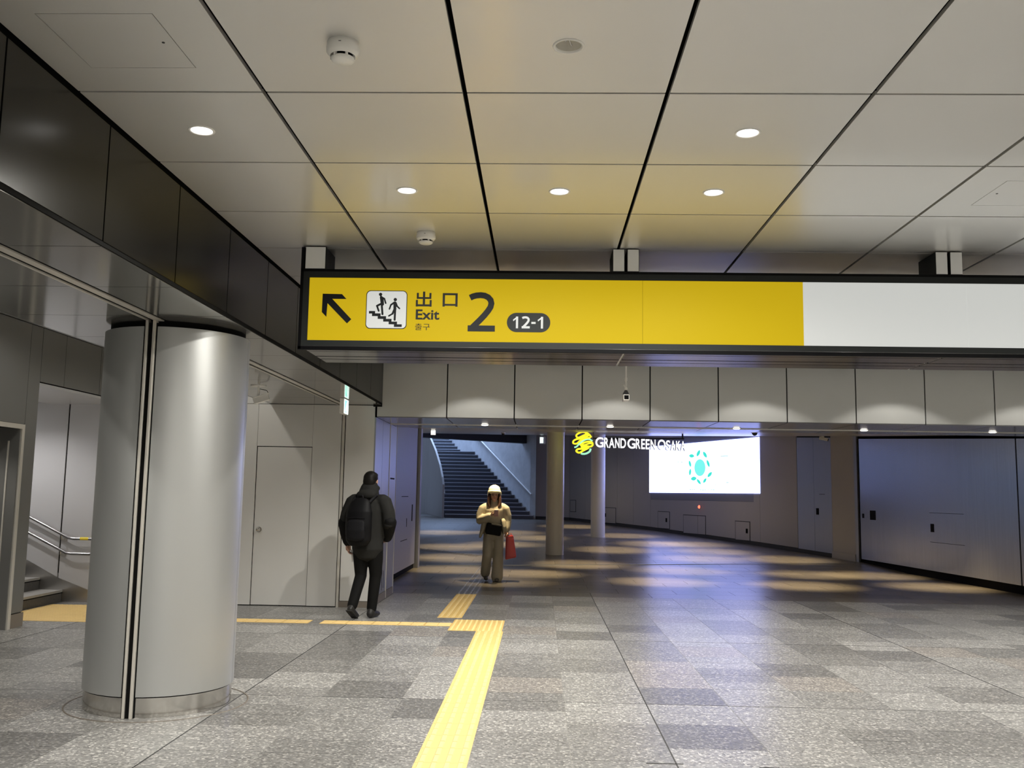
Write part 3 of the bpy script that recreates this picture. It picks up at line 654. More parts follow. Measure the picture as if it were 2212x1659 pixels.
# ------------------------------------------------------------------ hanging guide sign
SY = 6.618
t = thing('guide_sign', 'long hanging sign with yellow exit panel, blank white panel and black frame', 'sign', (-1.74, SY, 2.51))
X0, XE = -1.735, 5.2; ZT, ZBt = 3.10, 2.515
MODS = [(X0, 0.590), (0.602, 2.880), (2.892, XE)]
FZ0, FZ1 = 2.578, 3.038
sg = t
for a, b in MODS:
    fr = MB()
    fr.box(a, b, SY + 0.01, SY + 0.24, ZBt + 0.03, ZT - 0.01)          # front light box
    fr.box(a, b, SY + 0.56, SY + 0.80, ZBt + 0.03, ZT - 0.01)          # rear light box
    fr.build('light_box', M['sign_black'], t)
    ss = MB()
    for (y0, y1) in ((0.015, 0.20), (0.215, 0.44), (0.47, 0.60), (0.62, 0.80)): ss.box(a + 0.004, b - 0.004, SY + y0, SY + y1, ZBt + 0.012, ZBt + 0.03)
    ss.build('underside_strip', M['sign_soffit'], t)
MB().box(X0, XE, SY, SY + 0.02, FZ1, ZT - 0.018).box(X0, XE, SY, SY + 0.02, ZBt + 0.022, FZ0).box(X0, -1.692, SY, SY + 0.02, FZ0, FZ1).build('frame', M['sign_frame'], t)
MB().box(X0 - 0.022, XE, SY + 0.0, SY + 0.03, ZBt - 0.006, ZBt + 0.018).box(X0 - 0.022, X0, SY, SY + 0.06, ZBt, ZC - 0.01).box(X0 - 0.02, XE, SY + 0.0, SY + 0.03, ZT - 0.018, ZT).build('outer_rim', M['sign_black'], t)
MB().box(X0, XE, SY - 0.001, SY + 0.01, ZBt + 0.0190, ZBt + 0.0215).build('rim_edge', M['sign_soffit'], t)
for (a, b, m) in ((-1.690, 0.7135, 'sign_yellow'), (0.7155, 1.8525, 'sign_yellow'), (1.8535, 3.000, 'sign_white'), (3.002, XE - 0.04, 'sign_white')):
    MB().box(a, b, SY + 0.004, SY + 0.02, FZ0 + 0.001, FZ1 - 0.001).build('yellow_panel' if m == 'sign_yellow' else 'white_panel', M[m], t)
for (a, b) in ((-1.728, -1.578), (0.500, 0.586), (0.603, 0.690), (2.790, 2.876), (2.892, 2.980), (5.05, 5.19)):
    p = MB().box(a, b, SY + 0.0, SY + 0.30, ZT, ZC - 0.006).build('hanger_post', M['sign_frame'], t, bevel=0.004)
    MB().box(a + 0.004, b - 0.004, SY - 0.004, SY + 0.002, ZT + 0.004, ZC - 0.010).build('post_plate', M['post_face'], p)
MB().box(0.588, 0.604, SY + 0.01, SY + 0.80, ZBt + 0.02, ZBt + 0.032).build('module_joint', M['trim_pale'], t)
MB().box(2.878, 2.894, SY + 0.01, SY + 0.80, ZBt + 0.02, ZBt + 0.032).build('module_joint', M['trim_pale'], t)
YT = SY + 0.003
def flat(name, polys, m, parent, y=YT, th=0.0025):
    mb = MB()
    for p in polys: mb.slab([(x, y - th, z) for x, z in p], (0, -1, 0), th)
    return mb.build(name, M[m], parent)
def disc(x, z, r, n=24): return [(x + r * math.cos(2 * PI * k / n), z + r * math.sin(2 * PI * k / n)) for k in range(n)]
def rrect(x0, x1, z0, z1, r, n=8):
    out = []
    for cx, cz_, a0 in ((x1 - r, z1 - r, 0), (x0 + r, z1 - r, 90), (x0 + r, z0 + r, 180), (x1 - r, z0 + r, 270)):
        out += [(cx + r * math.cos(math.radians(a0 + 90 * k / n)), cz_ + r * math.sin(math.radians(a0 + 90 * k / n))) for k in range(n + 1)]
    return out
# arrow, measured from its own outline: head corner at top left, shaft to lower right
def za(px, pz, ox, oz, s): return (ox + px * s, oz - pz * s)
A = [(72, 102), (70, 270), (112, 312), (118, 188), (300, 370), (338, 332), (160, 148), (288, 148), (246, 104)]
S = 0.000805
flat('arrow', [[za(x - 70, z - 102, -1.592, 2.918, S) for x, z in A]], 'sign_ink', t)
# pictogram: two people on stairs in a rounded square
pg = flat('pictogram_border', [rrect(-1.2725, -0.9755, 2.6655, 2.9455, 0.032)], 'sign_ink', t)
flat('pictogram_ground', [rrect(-1.2675, -0.9805, 2.6705, 2.9405, 0.029)], 'sign_white', pg, YT - 0.0026, 0.001)
def zp(x, z): return (-1.2695 + (x - 485) * S, 2.9455 - (z - 74) * S)
yq = YT - 0.0037
stp = [(510, 262), (565, 262), (565, 283), (615, 283), (615, 308), (665, 308), (665, 332), (715, 332), (715, 356), (765, 356), (765, 380), (808, 380), (808, 404), (738, 404), (738, 381), (690, 381), (690, 357), (640, 357), (640, 333), (590, 333), (590, 308), (538, 308), (538, 285), (510, 285)]
flat('pictogram_stairs', [[zp(*q) for q in [(stp[i][0], stp[i][1]) for i in range(len(stp))]][::-1]], 'sign_ink', pg, yq, 0.001)
def strokes(lst, rad):
    out = []
    for (x0, z0, x1, z1, r) in lst:
        a, b = Vector(zp(x0, z0)), Vector(zp(x1, z1)); d = (b - a).normalized(); n_ = Vector((-d.y, d.x)) * r * S
        out.append([tuple(a - n_), tuple(b - n_), tuple(b + n_), tuple(a + n_)]); out.append(disc(a.x, a.y, r * S, 12)); out.append(disc(b.x, b.y, r * S, 12))
    return out
f1 = [disc(*zp(609, 110), 15 * S)] + strokes([(615, 135, 625, 195, 12), (618, 135, 645, 150, 8), (645, 150, 658, 190, 7), (622, 195, 632, 290, 9), (618, 195, 580, 215, 9), (580, 215, 597, 260, 8), (626, 160, 630, 200, 13)], 9)
f2 = [disc(*zp(743, 156), 15 * S)] + strokes([(740, 185, 742, 245, 13), (735, 182, 705, 205, 8), (705, 205, 693, 242, 7), (748, 185, 760, 215, 8), (760, 215, 783, 237, 7), (745, 245, 743, 340, 9), (738, 245, 722, 285, 9), (722, 285, 690, 305, 7)], 9)
# each figure's strokes lie in their own thin layer so that no two faces coincide
for nm, f in (('pictogram_figure', f1), ('pictogram_figure', f2)):
    mb = MB()
    for k, p in enumerate(f): mb.slab([(x, yq - 0.001 - 0.00004 * k, z) for x, z in p], (0, -1, 0), 0.0012)
    mb.build(nm, M['sign_ink'], pg)
# kanji drawn as strokes
def zr(x0, x1, z0, z1): return [(-1.2695 + (x0 - 485) * S, 2.9455 - (z1 - 74) * S), (-1.2695 + (x1 - 485) * S, 2.9455 - (z1 - 74) * S), (-1.2695 + (x1 - 485) * S, 2.9455 - (z0 - 74) * S), (-1.2695 + (x0 - 485) * S, 2.9455 - (z0 - 74) * S)]
de = [(990, 1010, 80, 208), (935, 953, 92, 146), (1048, 1066, 92, 146), (953, 1048, 130, 146), (928, 946, 156, 216), (1052, 1070, 156, 216), (946, 1052, 196, 214)]
ku = [(1168, 1188, 92, 214), (1282, 1302, 92, 214), (1188, 1282, 92, 110), (1188, 1282, 190, 206)]
for name, ks in (('exit_character', de), ('mouth_character', ku)):
    mb = MB()
    for k, r in enumerate(ks):
        p = zr(*r); mb.slab([(x, YT - 0.0025 - 0.00004 * k, z) for x, z in p], (0, -1, 0), 0.0026)
    mb.build(name, M['sign_ink'], t)
DG = bpy.context.evaluated_depsgraph_get
def text(name, body, m, parent, x0, x1, z0, z1, y=YT, bold=0.0, depth=0.0015, rot=0.0):
    """lettering turned into a mesh and fitted to the box x0..x1, z0..z1 on a plane facing the viewer side"""
    cu = bpy.data.curves.new(name, 'FONT'); cu.body = body; cu.size = 1; cu.offset = bold; cu.extrude = 0.01
    o = bpy.data.objects.new(name, cu); COL.objects.link(o); bpy.context.view_layer.update()
    me = bpy.data.meshes.new_from_object(o.evaluated_get(DG())); bpy.data.objects.remove(o); bpy.data.curves.remove(cu)
    xsv = [v.co.x for v in me.vertices]; ysv = [v.co.y for v in me.vertices]; a, b, c, d = min(xsv), max(xsv), min(ysv), max(ysv)
    off = origin(parent)
    for v in me.vertices:
        p = Vector((x0 + (v.co.x - a) / (b - a) * (x1 - x0), y - depth / 2 - v.co.z / 0.01 * depth / 2, z0 + (v.co.y - c) / (d - c) * (z1 - z0))); v.co = p - off
    me.materials.clear(); me.materials.append(M[m]); me.name = name
    return link(name, me, parent)
def zx(x): return -1.2695 + (x - 485) * S
def zz(z): return 2.9455 - (z - 74) * S
text('exit_lettering', 'Exit', 'sign_ink', t, zx(930), zx(1142), zz(335), zz(242), bold=0.022)
text('korean_lettering', '\ucd9c\uad6c', 'sign_ink', t, zx(926), zx(1060), zz(430), zz(370), bold=0.0)
def stroke(path, w, x0, z0, sx, sz):
    # even-width outline of an open path given in unit coordinates
    P3 = [Vector((x0 + x * sx, z0 + z * sz)) for x, z in path]; L3, R3 = [], []
    for i, p in enumerate(P3):
        d = (P3[min(i + 1, len(P3) - 1)] - P3[max(i - 1, 0)]).normalized(); n_ = Vector((-d.y, d.x)) * w / 2; L3.append(tuple(p + n_)); R3.append(tuple(p - n_))
    return [[L3[i], R3[i], R3[i + 1], L3[i + 1]] for i in range(len(P3) - 1)]
TWO = [(0.045, 0.855), (0.12, 0.893), (0.20, 0.915), (0.30, 0.925), (0.40, 0.912), (0.485, 0.87), (0.545, 0.80), (0.565, 0.715), (0.545, 0.625), (0.49, 0.53), (0.40, 0.41), (0.29, 0.285), (0.18, 0.17), (0.10, 0.085)]
def two(x0, x1, z0, z1, w):
    sz = z1 - z0; sx = (x1 - x0) / 0.66
    return stroke(TWO, w, x0, z0, sx, sz) + [[(x0, z0), (x1, z0), (x1, z0 + w), (x0, z0 + w)]]
def layered(name, polys, m, parent, y, th, step=0.00003):
    mb = MB()
    for k, p in enumerate(polys): mb.slab([(x, y - th - step * k, z) for x, z in p], (0, -1, 0), th + step * k)
    return mb.build(name, M[m], parent)
layered('number_two', two(zx(1397), zx(1640), zz(436), zz(80), 0.0435), 'sign_ink', t, YT, 0.002)
cp = flat('number_capsule', [rrect(zx(1746), zx(2132), zz(438), zz(264), 0.0695, 14)], 'sign_frame', t)
def one(x0, x1, z0, z1, w): return [[(x1 - w, z0), (x1, z0), (x1, z1), (x1 - w, z1)], [(x0, z1 - w * 1.5), (x0 + w * 0.15, z1 - w * 2.2), (x1 - w * 0.6, z1 - w * 0.9), (x1 - w * 0.5, z1)]]
wd = 0.0155
layered('platform_number', one(zx(1800), zx(1846), zz(404), zz(298), wd) + two(zx(1878), zx(1950), zz(404), zz(296), wd) + [[(zx(1964), zz(363)), (zx(2002), zz(363)), (zx(2002), zz(345)), (zx(1964), zz(345))]] + one(zx(2020), zx(2068), zz(404), zz(298), wd), 'sign_white', cp, YT - 0.0026, 0.0008)

# ------------------------------------------------------------------ ceiling fittings
def downlight(x, y, z, label, lit=True, r=0.064, glow='lamp_glow', group='round ceiling downlights'):
    t = thing('downlight', label, 'light', (x, y, z), group)
    MB().lathe((x, y, z), [(r * 0.80, 0.004), (r * 0.82, -0.003), (r * 0.97, -0.005), (r, -0.001), (r, 0.002)], 32).build('trim_ring', M['white_plastic'], t)
    if lit and glow == 'lamp_far': MB().lathe((x, y, z), [(0.0005, -0.017), (r * 0.5, -0.016), (r * 0.78, -0.010), (r * 0.82, 0.002)], 32).build('lens', M[glow], t)
    elif lit: MB().lathe((x, y, z), [(0.0005, 0.003), (r * 0.80, 0.003)], 32, smooth=False).build('lens', M[glow], t)
    else:
        MB().lathe((x, y, z), [(r * 0.82, 0.002), (r * 0.78, 0.03), (r * 0.62, 0.075), (r * 0.40, 0.10), (0.0005, 0.105)], 40).build('reflector', M['reflector'], t)
        MB().tube([(x - 0.012, y - 0.02, z + 0.012), (x + 0.0, y, z + 0.03), (x + 0.012, y + 0.02, z + 0.012)], 0.004, 8).build('spring_clip', M['steel'], t)
    return t
LAB = {(-0.81, 5.35): 'lit downlight on the left in the row of three above the yellow sign', (0.09, 5.35): 'lit downlight in the middle of the row of three above the yellow sign',
       (0.99, 5.35): 'lit downlight on the right in the row of three above the yellow sign', (-1.706, 4.44): 'lit downlight in the ceiling nearest to the black beam',
       (0.99, 4.44): 'lit downlight alone in its ceiling panel, upper right of the sign'}
for x, y in LIT: downlight(x, y, ZC, LAB[(x, y)])
downlight(0.09, 3.55, ZC, 'unlit downlight with bare reflector in the ceiling, top middle', lit=False)
for x, n in ((-0.81, 'first'), (0.99, 'second'), (2.79, 'third'), (4.59, 'fourth'), (6.39, 'fifth')):
    downlight(x, 13.47, ZS, n + ' lit downlight from the left in the soffit of the passage opening', r=0.062, glow='lamp_far', group='downlights in the passage soffit')
def detector(x, y, label):
    t = thing('smoke_detector', label, 'detector', (x, y, ZC), 'smoke detectors on the ceiling')
    c = (x, y, ZC)
    MB().lathe(c, [(0.0, 0), (0.064, 0.0), (0.064, -0.021)], 40).build('mount_ring', M['white_plastic'], t)
    b = MB().lathe(c, [(0.066, -0.0215), (0.066, -0.040), (0.060, -0.048), (0.050, -0.056)], 40).build('housing', M['white_plastic'], t)
    MB().lathe(c, [(0.040, -0.050), (0.040, -0.068)], 32).build('sensor_slot', M['black_gap'], t)
    fb = MB()
    for k in range(6):
        a = PI / 6 + k * PI / 3 - PI / 2; fb.obox((x + 0.043 * math.cos(a), y + 0.043 * math.sin(a), ZC - 0.06), (math.cos(a), math.sin(a), 0), (-math.sin(a), math.cos(a), 0), (0, 0, 1), 0.006, 0.005, 0.011)
    fb.build('rib', M['white_plastic'], t)
    MB().lathe(c, [(0.047, -0.064), (0.046, -0.072), (0.036, -0.078), (0.0005, -0.080)], 32).build('cap', M['white_plastic'], t)
    MB().box(x - 0.005, x + 0.005, y - 0.0665, y - 0.063, ZC - 0.023, ZC - 0.0205).build('mark', M['dark_joint'], t)
detector(-0.806, 3.53, 'white round smoke detector nearer the viewer, upper left of the unlit downlight')
detector(-0.806, 6.254, 'white round smoke detector just above the yellow sign')

# cameras
t = thing('security_camera', 'white bullet camera hanging under the beam behind the column', 'camera', (-3.13, 10.25, ZB))
x, y = -3.12, 10.25
MB().cyl((x - 0.02, y, ZB), (x - 0.02, y, ZB - 0.008), 0.085, n=28).build('mount_plate', M['white_plastic'], t)
MB().cyl((x - 0.015, y, ZB - 0.006), (x - 0.015, y, ZB - 0.105), 0.013, n=14).build('stem', M['white_plastic'], t)
MB().obox((x + 0.02, y, ZB - 0.150), (1, 0.15, 0.36), (-0.15, 1, 0), (-0.36, 0, 1), 0.085, 0.035, 0.036).build('housing', M['white_plastic'], t, bevel=0.006)
MB().obox((x + 0.015, y, ZB - 0.112), (1, 0.15, 0.36), (-0.15, 1, 0), (-0.36, 0, 1), 0.088, 0.042, 0.004).build('sun_hood', M['white_plastic'], t)
cbl = [(x - 0.01, y, ZB - 0.035)] + [(x + 0.04 + 0.05 * math.sin(a), y, ZB - 0.075 + 0.03 * math.cos(a)) for a in (0, 0.5, 1.0, 1.6, 2.2, 2.8)] + [(x + 0.075, y, ZB - 0.125)]
MB().tube(cbl, 0.0035, 6).build('cable', M['black_gap'], t)
t = thing('security_camera', 'small square-faced camera on a long pole hanging in front of the grey fascia', 'camera', (0.99, 11.0, ZC))
x, y = 0.992, 11.0
MB().cyl((x, y, ZC), (x, y, 2.83), 0.010, n=14).cyl((x, y, 2.885), (x, y, 2.845), 0.016, n=14).build('pole', M['white_paint'], t)
MB().cyl((x, y, 2.83), (x, y, 2.78), 0.014, n=14).cyl((x - 0.028, y, 2.80), (x, y, 2.765), 0.013, n=12).ell((x, y, 2.755), 0.02, 0.02, 0.025).build('ball_joint', M['wall_panel'], t)
MB().cyl((x, y, 2.745), (x, y, 2.69), 0.010, 0.040, n=20).build('bracket', M['dark_joint'], t)
hs = MB().box(x - 0.036, x + 0.036, y - 0.07, y + 0.12, 2.612, 2.682).build('housing', M['white_plastic'], t, bevel=0.008)
MB().box(x - 0.026, x + 0.026, y - 0.073, y - 0.069, 2.624, 2.670).build('lens_window', M['black_gap'], hs)
# exit signs
t = thing('exit_sign', 'green lit exit sign hanging beside the end of the dropped beam', 'sign', (-2.43, 11.6, ZB))
MB().box(-2.488, -2.436, 11.47, 11.73, 2.455, ZB - 0.002).build('housing', M['white_plastic'], t, bevel=0.004)
f = MB().box(-2.437, -2.431, 11.48, 11.72, 2.462, 2.638).build('lit_face', M['exit_pale'], t)
ex = MB()
def yzq(pts): ex.slab([(-2.429, yy, z_) for yy, z_ in pts], (1, 0, 0), 0.002)
yzq([(11.50, 2.475), (11.62, 2.475), (11.62, 2.625), (11.50, 2.625)]); ex.build('green_field', M['exit_glow'], t)
ex = MB(); 
for pts in ([(11.585, 2.58), (11.605, 2.58), (11.605, 2.60), (11.585, 2.60)], [(11.55, 2.53), (11.58, 2.53), (11.60, 2.575), (11.575, 2.58)], [(11.52, 2.49), (11.535, 2.485), (11.565, 2.535), (11.55, 2.54)], [(11.57, 2.535), (11.585, 2.53), (11.605, 2.495), (11.59, 2.488)]):
    ex.slab([(-2.4275, yy, z_) for yy, z_ in pts], (1, 0, 0), 0.002)
ex.build('running_figure', M['exit_pale'], t)
y = 36.3; x = 0.02; z = 1.5 + 117 * y / F_PX
t = thing('exit_sign', 'green lit exit sign under the far ceiling by the end of the dark beam', 'sign', (x, y, z))
MB().box(x - 0.07, x + 0.16, y, y + 0.12, z - 0.14, z + 0.14).build('housing', M['white_plastic'], t)
MB().box(x - 0.055, x + 0.07, y - 0.006, y, z - 0.11, z + 0.11).build('lit_face', M['exit_pale'], t)
MB().cyl((x, y + 0.05, z + 0.14), (x, y + 0.05, cz(y)), 0.015, n=10).build('stem', M['white_plastic'], t)
x, y = -2.42, 21.0; z = cz(y)
t = thing('light_box', 'small bright white box light under the far ceiling, left of the stairs', 'light', (x, y, z))
MB().box(x - 0.055, x + 0.055, y, y + 0.09, z - 0.12, z - 0.012).build('housing', M['white_plastic'], t)
MB().box(x - 0.047, x + 0.047, y - 0.005, y, z - 0.112, z - 0.02).build('lit_face', M['lamp_far'], t)
MB().cyl((x, y + 0.045, z - 0.02), (x, y + 0.045, z + 0.01), 0.012, n=10).build('stem', M['white_plastic'], t)
x, y = 6.72, 22.6; z = cz(y)
t = thing('security_camera', 'small white camera at the top of the tall double door', 'camera', (x, y, z))
MB().cyl((x, y, z), (x, y, z - 0.03), 0.04, n=20).build('mount_plate', M['white_plastic'], t)
MB().obox((x + 0.02, y, z - 0.07), (1, -0.3, -0.25), (0.3, 1, 0), (0.25, 0, 1), 0.10, 0.04, 0.035).build('housing', M['white_plastic'], t, bevel=0.008)
MB().obox((x + 0.115, y - 0.03, z - 0.095), (1, -0.3, -0.25), (0.3, 1, 0), (0.25, 0, 1), 0.012, 0.035, 0.03).build('lens_window', M['black_gap'], t)
for (x, y, lab) in ((-1.05, 26.0, 'tiny dome camera under the far ceiling before the stairs'), (3.55, 15.7, 'tiny dome camera under the far ceiling above the screen')):
    z = cz(y); t = thing('dome_camera', lab, 'camera', (x, y, z))
    MB().cyl((x, y, z), (x, y, z - 0.03), 0.06, n=20).build('mount_ring', M['white_plastic'], t)
    MB().ell((x, y, z - 0.03), 0.045, 0.045, 0.05, 16, 10).build('dome', M['dark_joint'], t)

# ------------------------------------------------------------------ screen, access panels, lamp on the far wall
Bp, Cp = PTS[1], PTS[2]
def wmb(seg, s0, s1, z0, z1, t0, t1): return wbox(MB(), seg, s0, s1, z0, z1, t0, t1)
a0, a1 = along(s1, 6.093, 26.36), along(s1, 3.735, 32.42)
p0 = s1[0] + s1[1] * a0
t = thing('display_screen', 'huge bright white video screen with turquoise leaf ring on the far wall', 'screen', (p0.x, p0.y, 1.6))
ZT0, ZT1 = 1.635, 3.20
wmb(s1, 0.305, a0 - 0.005, 1.405, 3.435, -0.02, -0.005).build('surround', M['bezel'], t)
wmb(s1, a1 + 0.005, L1 - 0.01, 1.405, 3.435, -0.02, -0.005).build('surround', M['bezel'], t)
wmb(s1, a0 - 0.005, a1 + 0.005, 1.405, ZT0 - 0.005, -0.02, -0.005).build('surround', M['bezel'], t)
wmb(s1, a0 - 0.005, a1 + 0.005, ZT1 + 0.005, 3.435, -0.02, -0.005).build('surround', M['bezel'], t)
scr = wmb(s1, a0, a1, ZT0, ZT1, -0.02, 0.012).build('panel', M['screen'], t)
SW = a1 - a0
def scr_pt(u, v): # u, v: layout of the picture as drawn, 0..1770 by 0..850, foreshortening along the screen undone
    q = u / 1770; q = q * 32.4 / (26.4 + q * 6.0)
    s = a1 - q * SW; p = s1[0] + s1[1] * s + s1[2] * 0.014; return (p.x, p.y, ZT1 - v / 850 * (ZT1 - ZT0))
def vmap(x, y):
    u = x - 165; tp = 301 - 0.0544 * u; return (u, (y - tp) / (1055 + 0.017 * u - tp) * 850)
def spoly(mb, pts, raw=False):
    mb.slab([scr_pt(*(q if raw else vmap(*q))) for q in pts], s1[2], 0.001); return mb
mb = MB(); spoly(mb, [(981 + 88 * math.cos(-a), 664 - 135 * math.sin(-a)) for a in [2 * PI * k / 40 for k in range(40)]]); mb.build('turquoise_disc', M['screen_aqua'], t)
LEAF = [(850, 472, 42, 28, 8), (958, 432, 24, 56, 24), (1064, 458, 24, 56, -28), (1114, 600, 20, 62, -18), (822, 598, 18, 54, -12), (823, 732, 18, 54, 6),
        (880, 838, 46, 32, -8), (962, 888, 20, 52, -36), (1058, 872, 20, 44, 32), (1138, 778, 24, 52, 40)]
for (cu_, cv, rw, rh, ang) in LEAF:
    ca, sa = math.cos(math.radians(ang)), math.sin(math.radians(ang)); lf = []
    L_, w_ = (rh, rw) if rh > rw else (rw, rh); flip = rh > rw
    for k in range(16):
        a = 2 * PI * k / 16; px = L_ * math.cos(a); py = w_ * math.sin(a) * abs(math.sin(a)) ** 0.5
        qx, qy = (py, px) if flip else (px, py); lf.append((cu_ + qx * ca - qy * sa, cv + qx * sa + qy * ca))
    spoly(MB(), lf).build('leaf', M['screen_teal'], t)
mb = MB()
for (u, v, w) in ((650, 785, 26), (690, 787, 20), (722, 785, 14), (815, 788, 22), (850, 790, 26), (886, 789, 20), (945, 787, 10), (990, 787, 16), (1020, 788, 26), (460, 305, 16), (512, 312, 28), (1150, 248, 90), (1240, 250, 30), (1060, 710, 10), (1235, 672, 40)):
    spoly(mb, [(u, v), (u + w, v), (u + w, v + 16), (u, v + 16)], True)
props(mb.build('faint_caption', M['screen_faint'], t), kind='stuff')
p = s1[0] + s1[1] * along(s1, 4.931, 29.35)
t = thing('warning_lamp', 'small glowing red lamp on the wall below the bright screen', 'lamp', (p.x, p.y, 1.21))
MB().cyl(p + Vector((0, 0, 1.21)), p + Vector((0, 0, 1.21)) + s1[2] * 0.02, 0.06, n=20).build('base', M['bezel'], t)
MB().ell(p + Vector((0, 0, 1.21)) + s1[2] * 0.02, 0.045, 0.045, 0.05).build('lens', M['red_lamp'], t)
def access(seg, x0, y0, x1, y1, z0, z1, label, latch=None, split=None):
    sA_, sB_ = sorted((along(seg, x0, y0), along(seg, x1, y1))); p = seg[0] + seg[1] * sA_
    t = thing('access_panel', label, 'panel', (p.x, p.y, z0), 'flush access panels on the far wall')
    wmb(seg, sA_, sB_, z0, z1, -0.01, 0.004).build('panel_frame', M['dark_joint'], t)
    ends = [sA_ + 0.02] + ([split] if split else []) + [sB_ - 0.02]
    for a_, b_ in zip(ends, ends[1:]): wmb(seg, a_ + 0.008, b_ - 0.008, z0 + 0.02, z1 - 0.02, 0.0, 0.010).build('panel_door', M['far_wall'], t)
    if latch is not None: wmb(seg, latch - 0.05, latch + 0.05, (z0 + z1) / 2 - 0.06, (z0 + z1) / 2 + 0.07, 0.009, 0.014).build('latch', M['black_gap'], t)
access(s1, 3.949, 31.87, 4.245, 31.11, 0.45, 1.02, 'flush access panel with black latch left of the double panel under the screen', latch=along(s1, 4.167, 31.31))
access(s1, 4.561, 30.3, 5.054, 29.03, 0.36, 0.95, 'wide double access panel under the screen below the red lamp', split=along(s1, 4.889, 29.457))
access(s1, 5.634, 27.54, 5.909, 26.83, 0.30, 0.85, 'flush access panel with black latch right of the double panel under the screen', latch=along(s1, 5.853, 26.977))
access(SEG[2], 2.75, 34.37, 2.34, 35.19, 0.50, 1.08, 'flush access panel with small black latch just right of the farther pillar', latch=along(SEG[2], 2.42, 35.03))
access(SEG[3], 1.19, 37.27, 1.40, 36.89, 0.85, 1.32, 'narrow access panel on the far wall seen between the two round pillars')

# ------------------------------------------------------------------ glowing logo sign
LY = 22.0
t = thing('logo_sign', 'glowing white hanging letters GRAND GREEN OSAKA with yellow looped emblem', 'sign', (0.74, LY, 2.6))
def lpt(px, py): # pixels of the sign's own layout, 7.9 to one photograph pixel
    return (0.743 + (px - 120) / 7.9 * 0.010838, LY + (px - 120) * 0.00010, 2.86 - (py - 235) / 7.9 * 0.010854 + (px - 120) * 0.0000228 * 1.0)
def ribbon(name, pts, r, m):
    # smooth closed or open band
    n = len(pts); out = []
    for i in range(n - 1):
        p = [Vector(lpt(*pts[max(0, min(n - 1, i + q))])) for q in (-1, 0, 1, 2)]
        for k in range(6):
            u = k / 6; out.append(0.5 * ((2 * p[1]) + (-p[0] + p[2]) * u + (2 * p[0] - 5 * p[1] + 4 * p[2] - p[3]) * u * u + (-p[0] + 3 * p[1] - 3 * p[2] + p[3]) * u ** 3))
    out.append(Vector(lpt(*pts[-1])))
    MB().tube(out, r * 1.12, 8).build(name, M[m], t)
ribbon('yellow_loop', [(440, 245), (395, 190), (300, 150), (220, 175), (180, 215), (215, 250), (300, 215), (370, 185), (395, 205), (340, 235), (255, 262), (190, 275)], 0.019, 'logo_yellow')
ribbon('yellow_loop', [(300, 252), (200, 270), (135, 305), (132, 345), (190, 350), (250, 300), (330, 265), (420, 250)], 0.018, 'logo_yellow')
ribbon('mint_band', [(150, 415), (190, 400), (240, 350), (320, 290), (400, 275), (460, 305)], 0.016, 'logo_mint')
ribbon('yellow_loop', [(250, 385), (290, 345), (380, 318), (450, 330), (462, 375), (420, 400), (330, 395), (262, 405)], 0.020, 'logo_yellow')
ribbon('yellow_loop', [(265, 375), (330, 372), (400, 350), (440, 348)], 0.015, 'logo_yellow')
ribbon('yellow_loop', [(400, 415), (300, 435), (210, 445), (185, 480), (235, 505), (300, 470), (390, 425)], 0.020, 'logo_yellow')
ribbon('mint_band', [(430, 435), (410, 485), (350, 520), (290, 525), (265, 515)], 0.020, 'logo_mint')
def lett(body, px0, px1, pt, pb, bold=0.020):
    a, b = lpt(px0, pb), lpt(px1, pt)
    o = text('letter', body, 'logo_white', t, a[0], b[0], a[2] + 0.0, lpt(px0, pt)[2], y=a[1], bold=bold, depth=0.12)
    o.data.materials.append(M['logo_side'])
    for p in o.data.polygons: p.material_index = 0 if p.normal.y < -0.5 else 1
for ch, x0, x1, tt, bb in (('G', 505, 645, 268, 440), ('R', 655, 730, 275, 445), ('A', 735, 830, 278, 450), ('N', 840, 915, 282, 450), ('D', 930, 1025, 285, 452),
                           ('G', 1050, 1185, 285, 460), ('R', 1195, 1270, 292, 462), ('E', 1285, 1350, 296, 468), ('E', 1362, 1430, 300, 472), ('N', 1445, 1530, 306, 476),
                           ('O', 1568, 1700, 305, 482), ('S', 1708, 1780, 318, 486), ('A', 1790, 1870, 322, 488), ('K', 1880, 1955, 328, 490), ('A', 1960, 2040, 330, 494)):
    lett(ch, x0, x1, tt - 22, bb - 22)
ra, rb_ = Vector(lpt(470, 258)), Vector(lpt(2040, 262)); ra.y += 0.05; rb_.y += 0.05
MB().obox((ra + rb_) / 2, rb_ - ra, (0, 1, 0), (0, 0, 1), (rb_ - ra).length / 2, 0.012, 0.014).build('support_rail', M['dark_joint'], t)
for px in (2012, 480):
    q = Vector(lpt(px, 262)); MB().box(q.x - 0.018 if px > 1000 else q.x - 0.006, q.x + 0.018 if px > 1000 else q.x + 0.006, q.y + 0.04, q.y + 0.06, q.z, cz(q.y)).build('hanger_rod', M['dark_joint'], t)

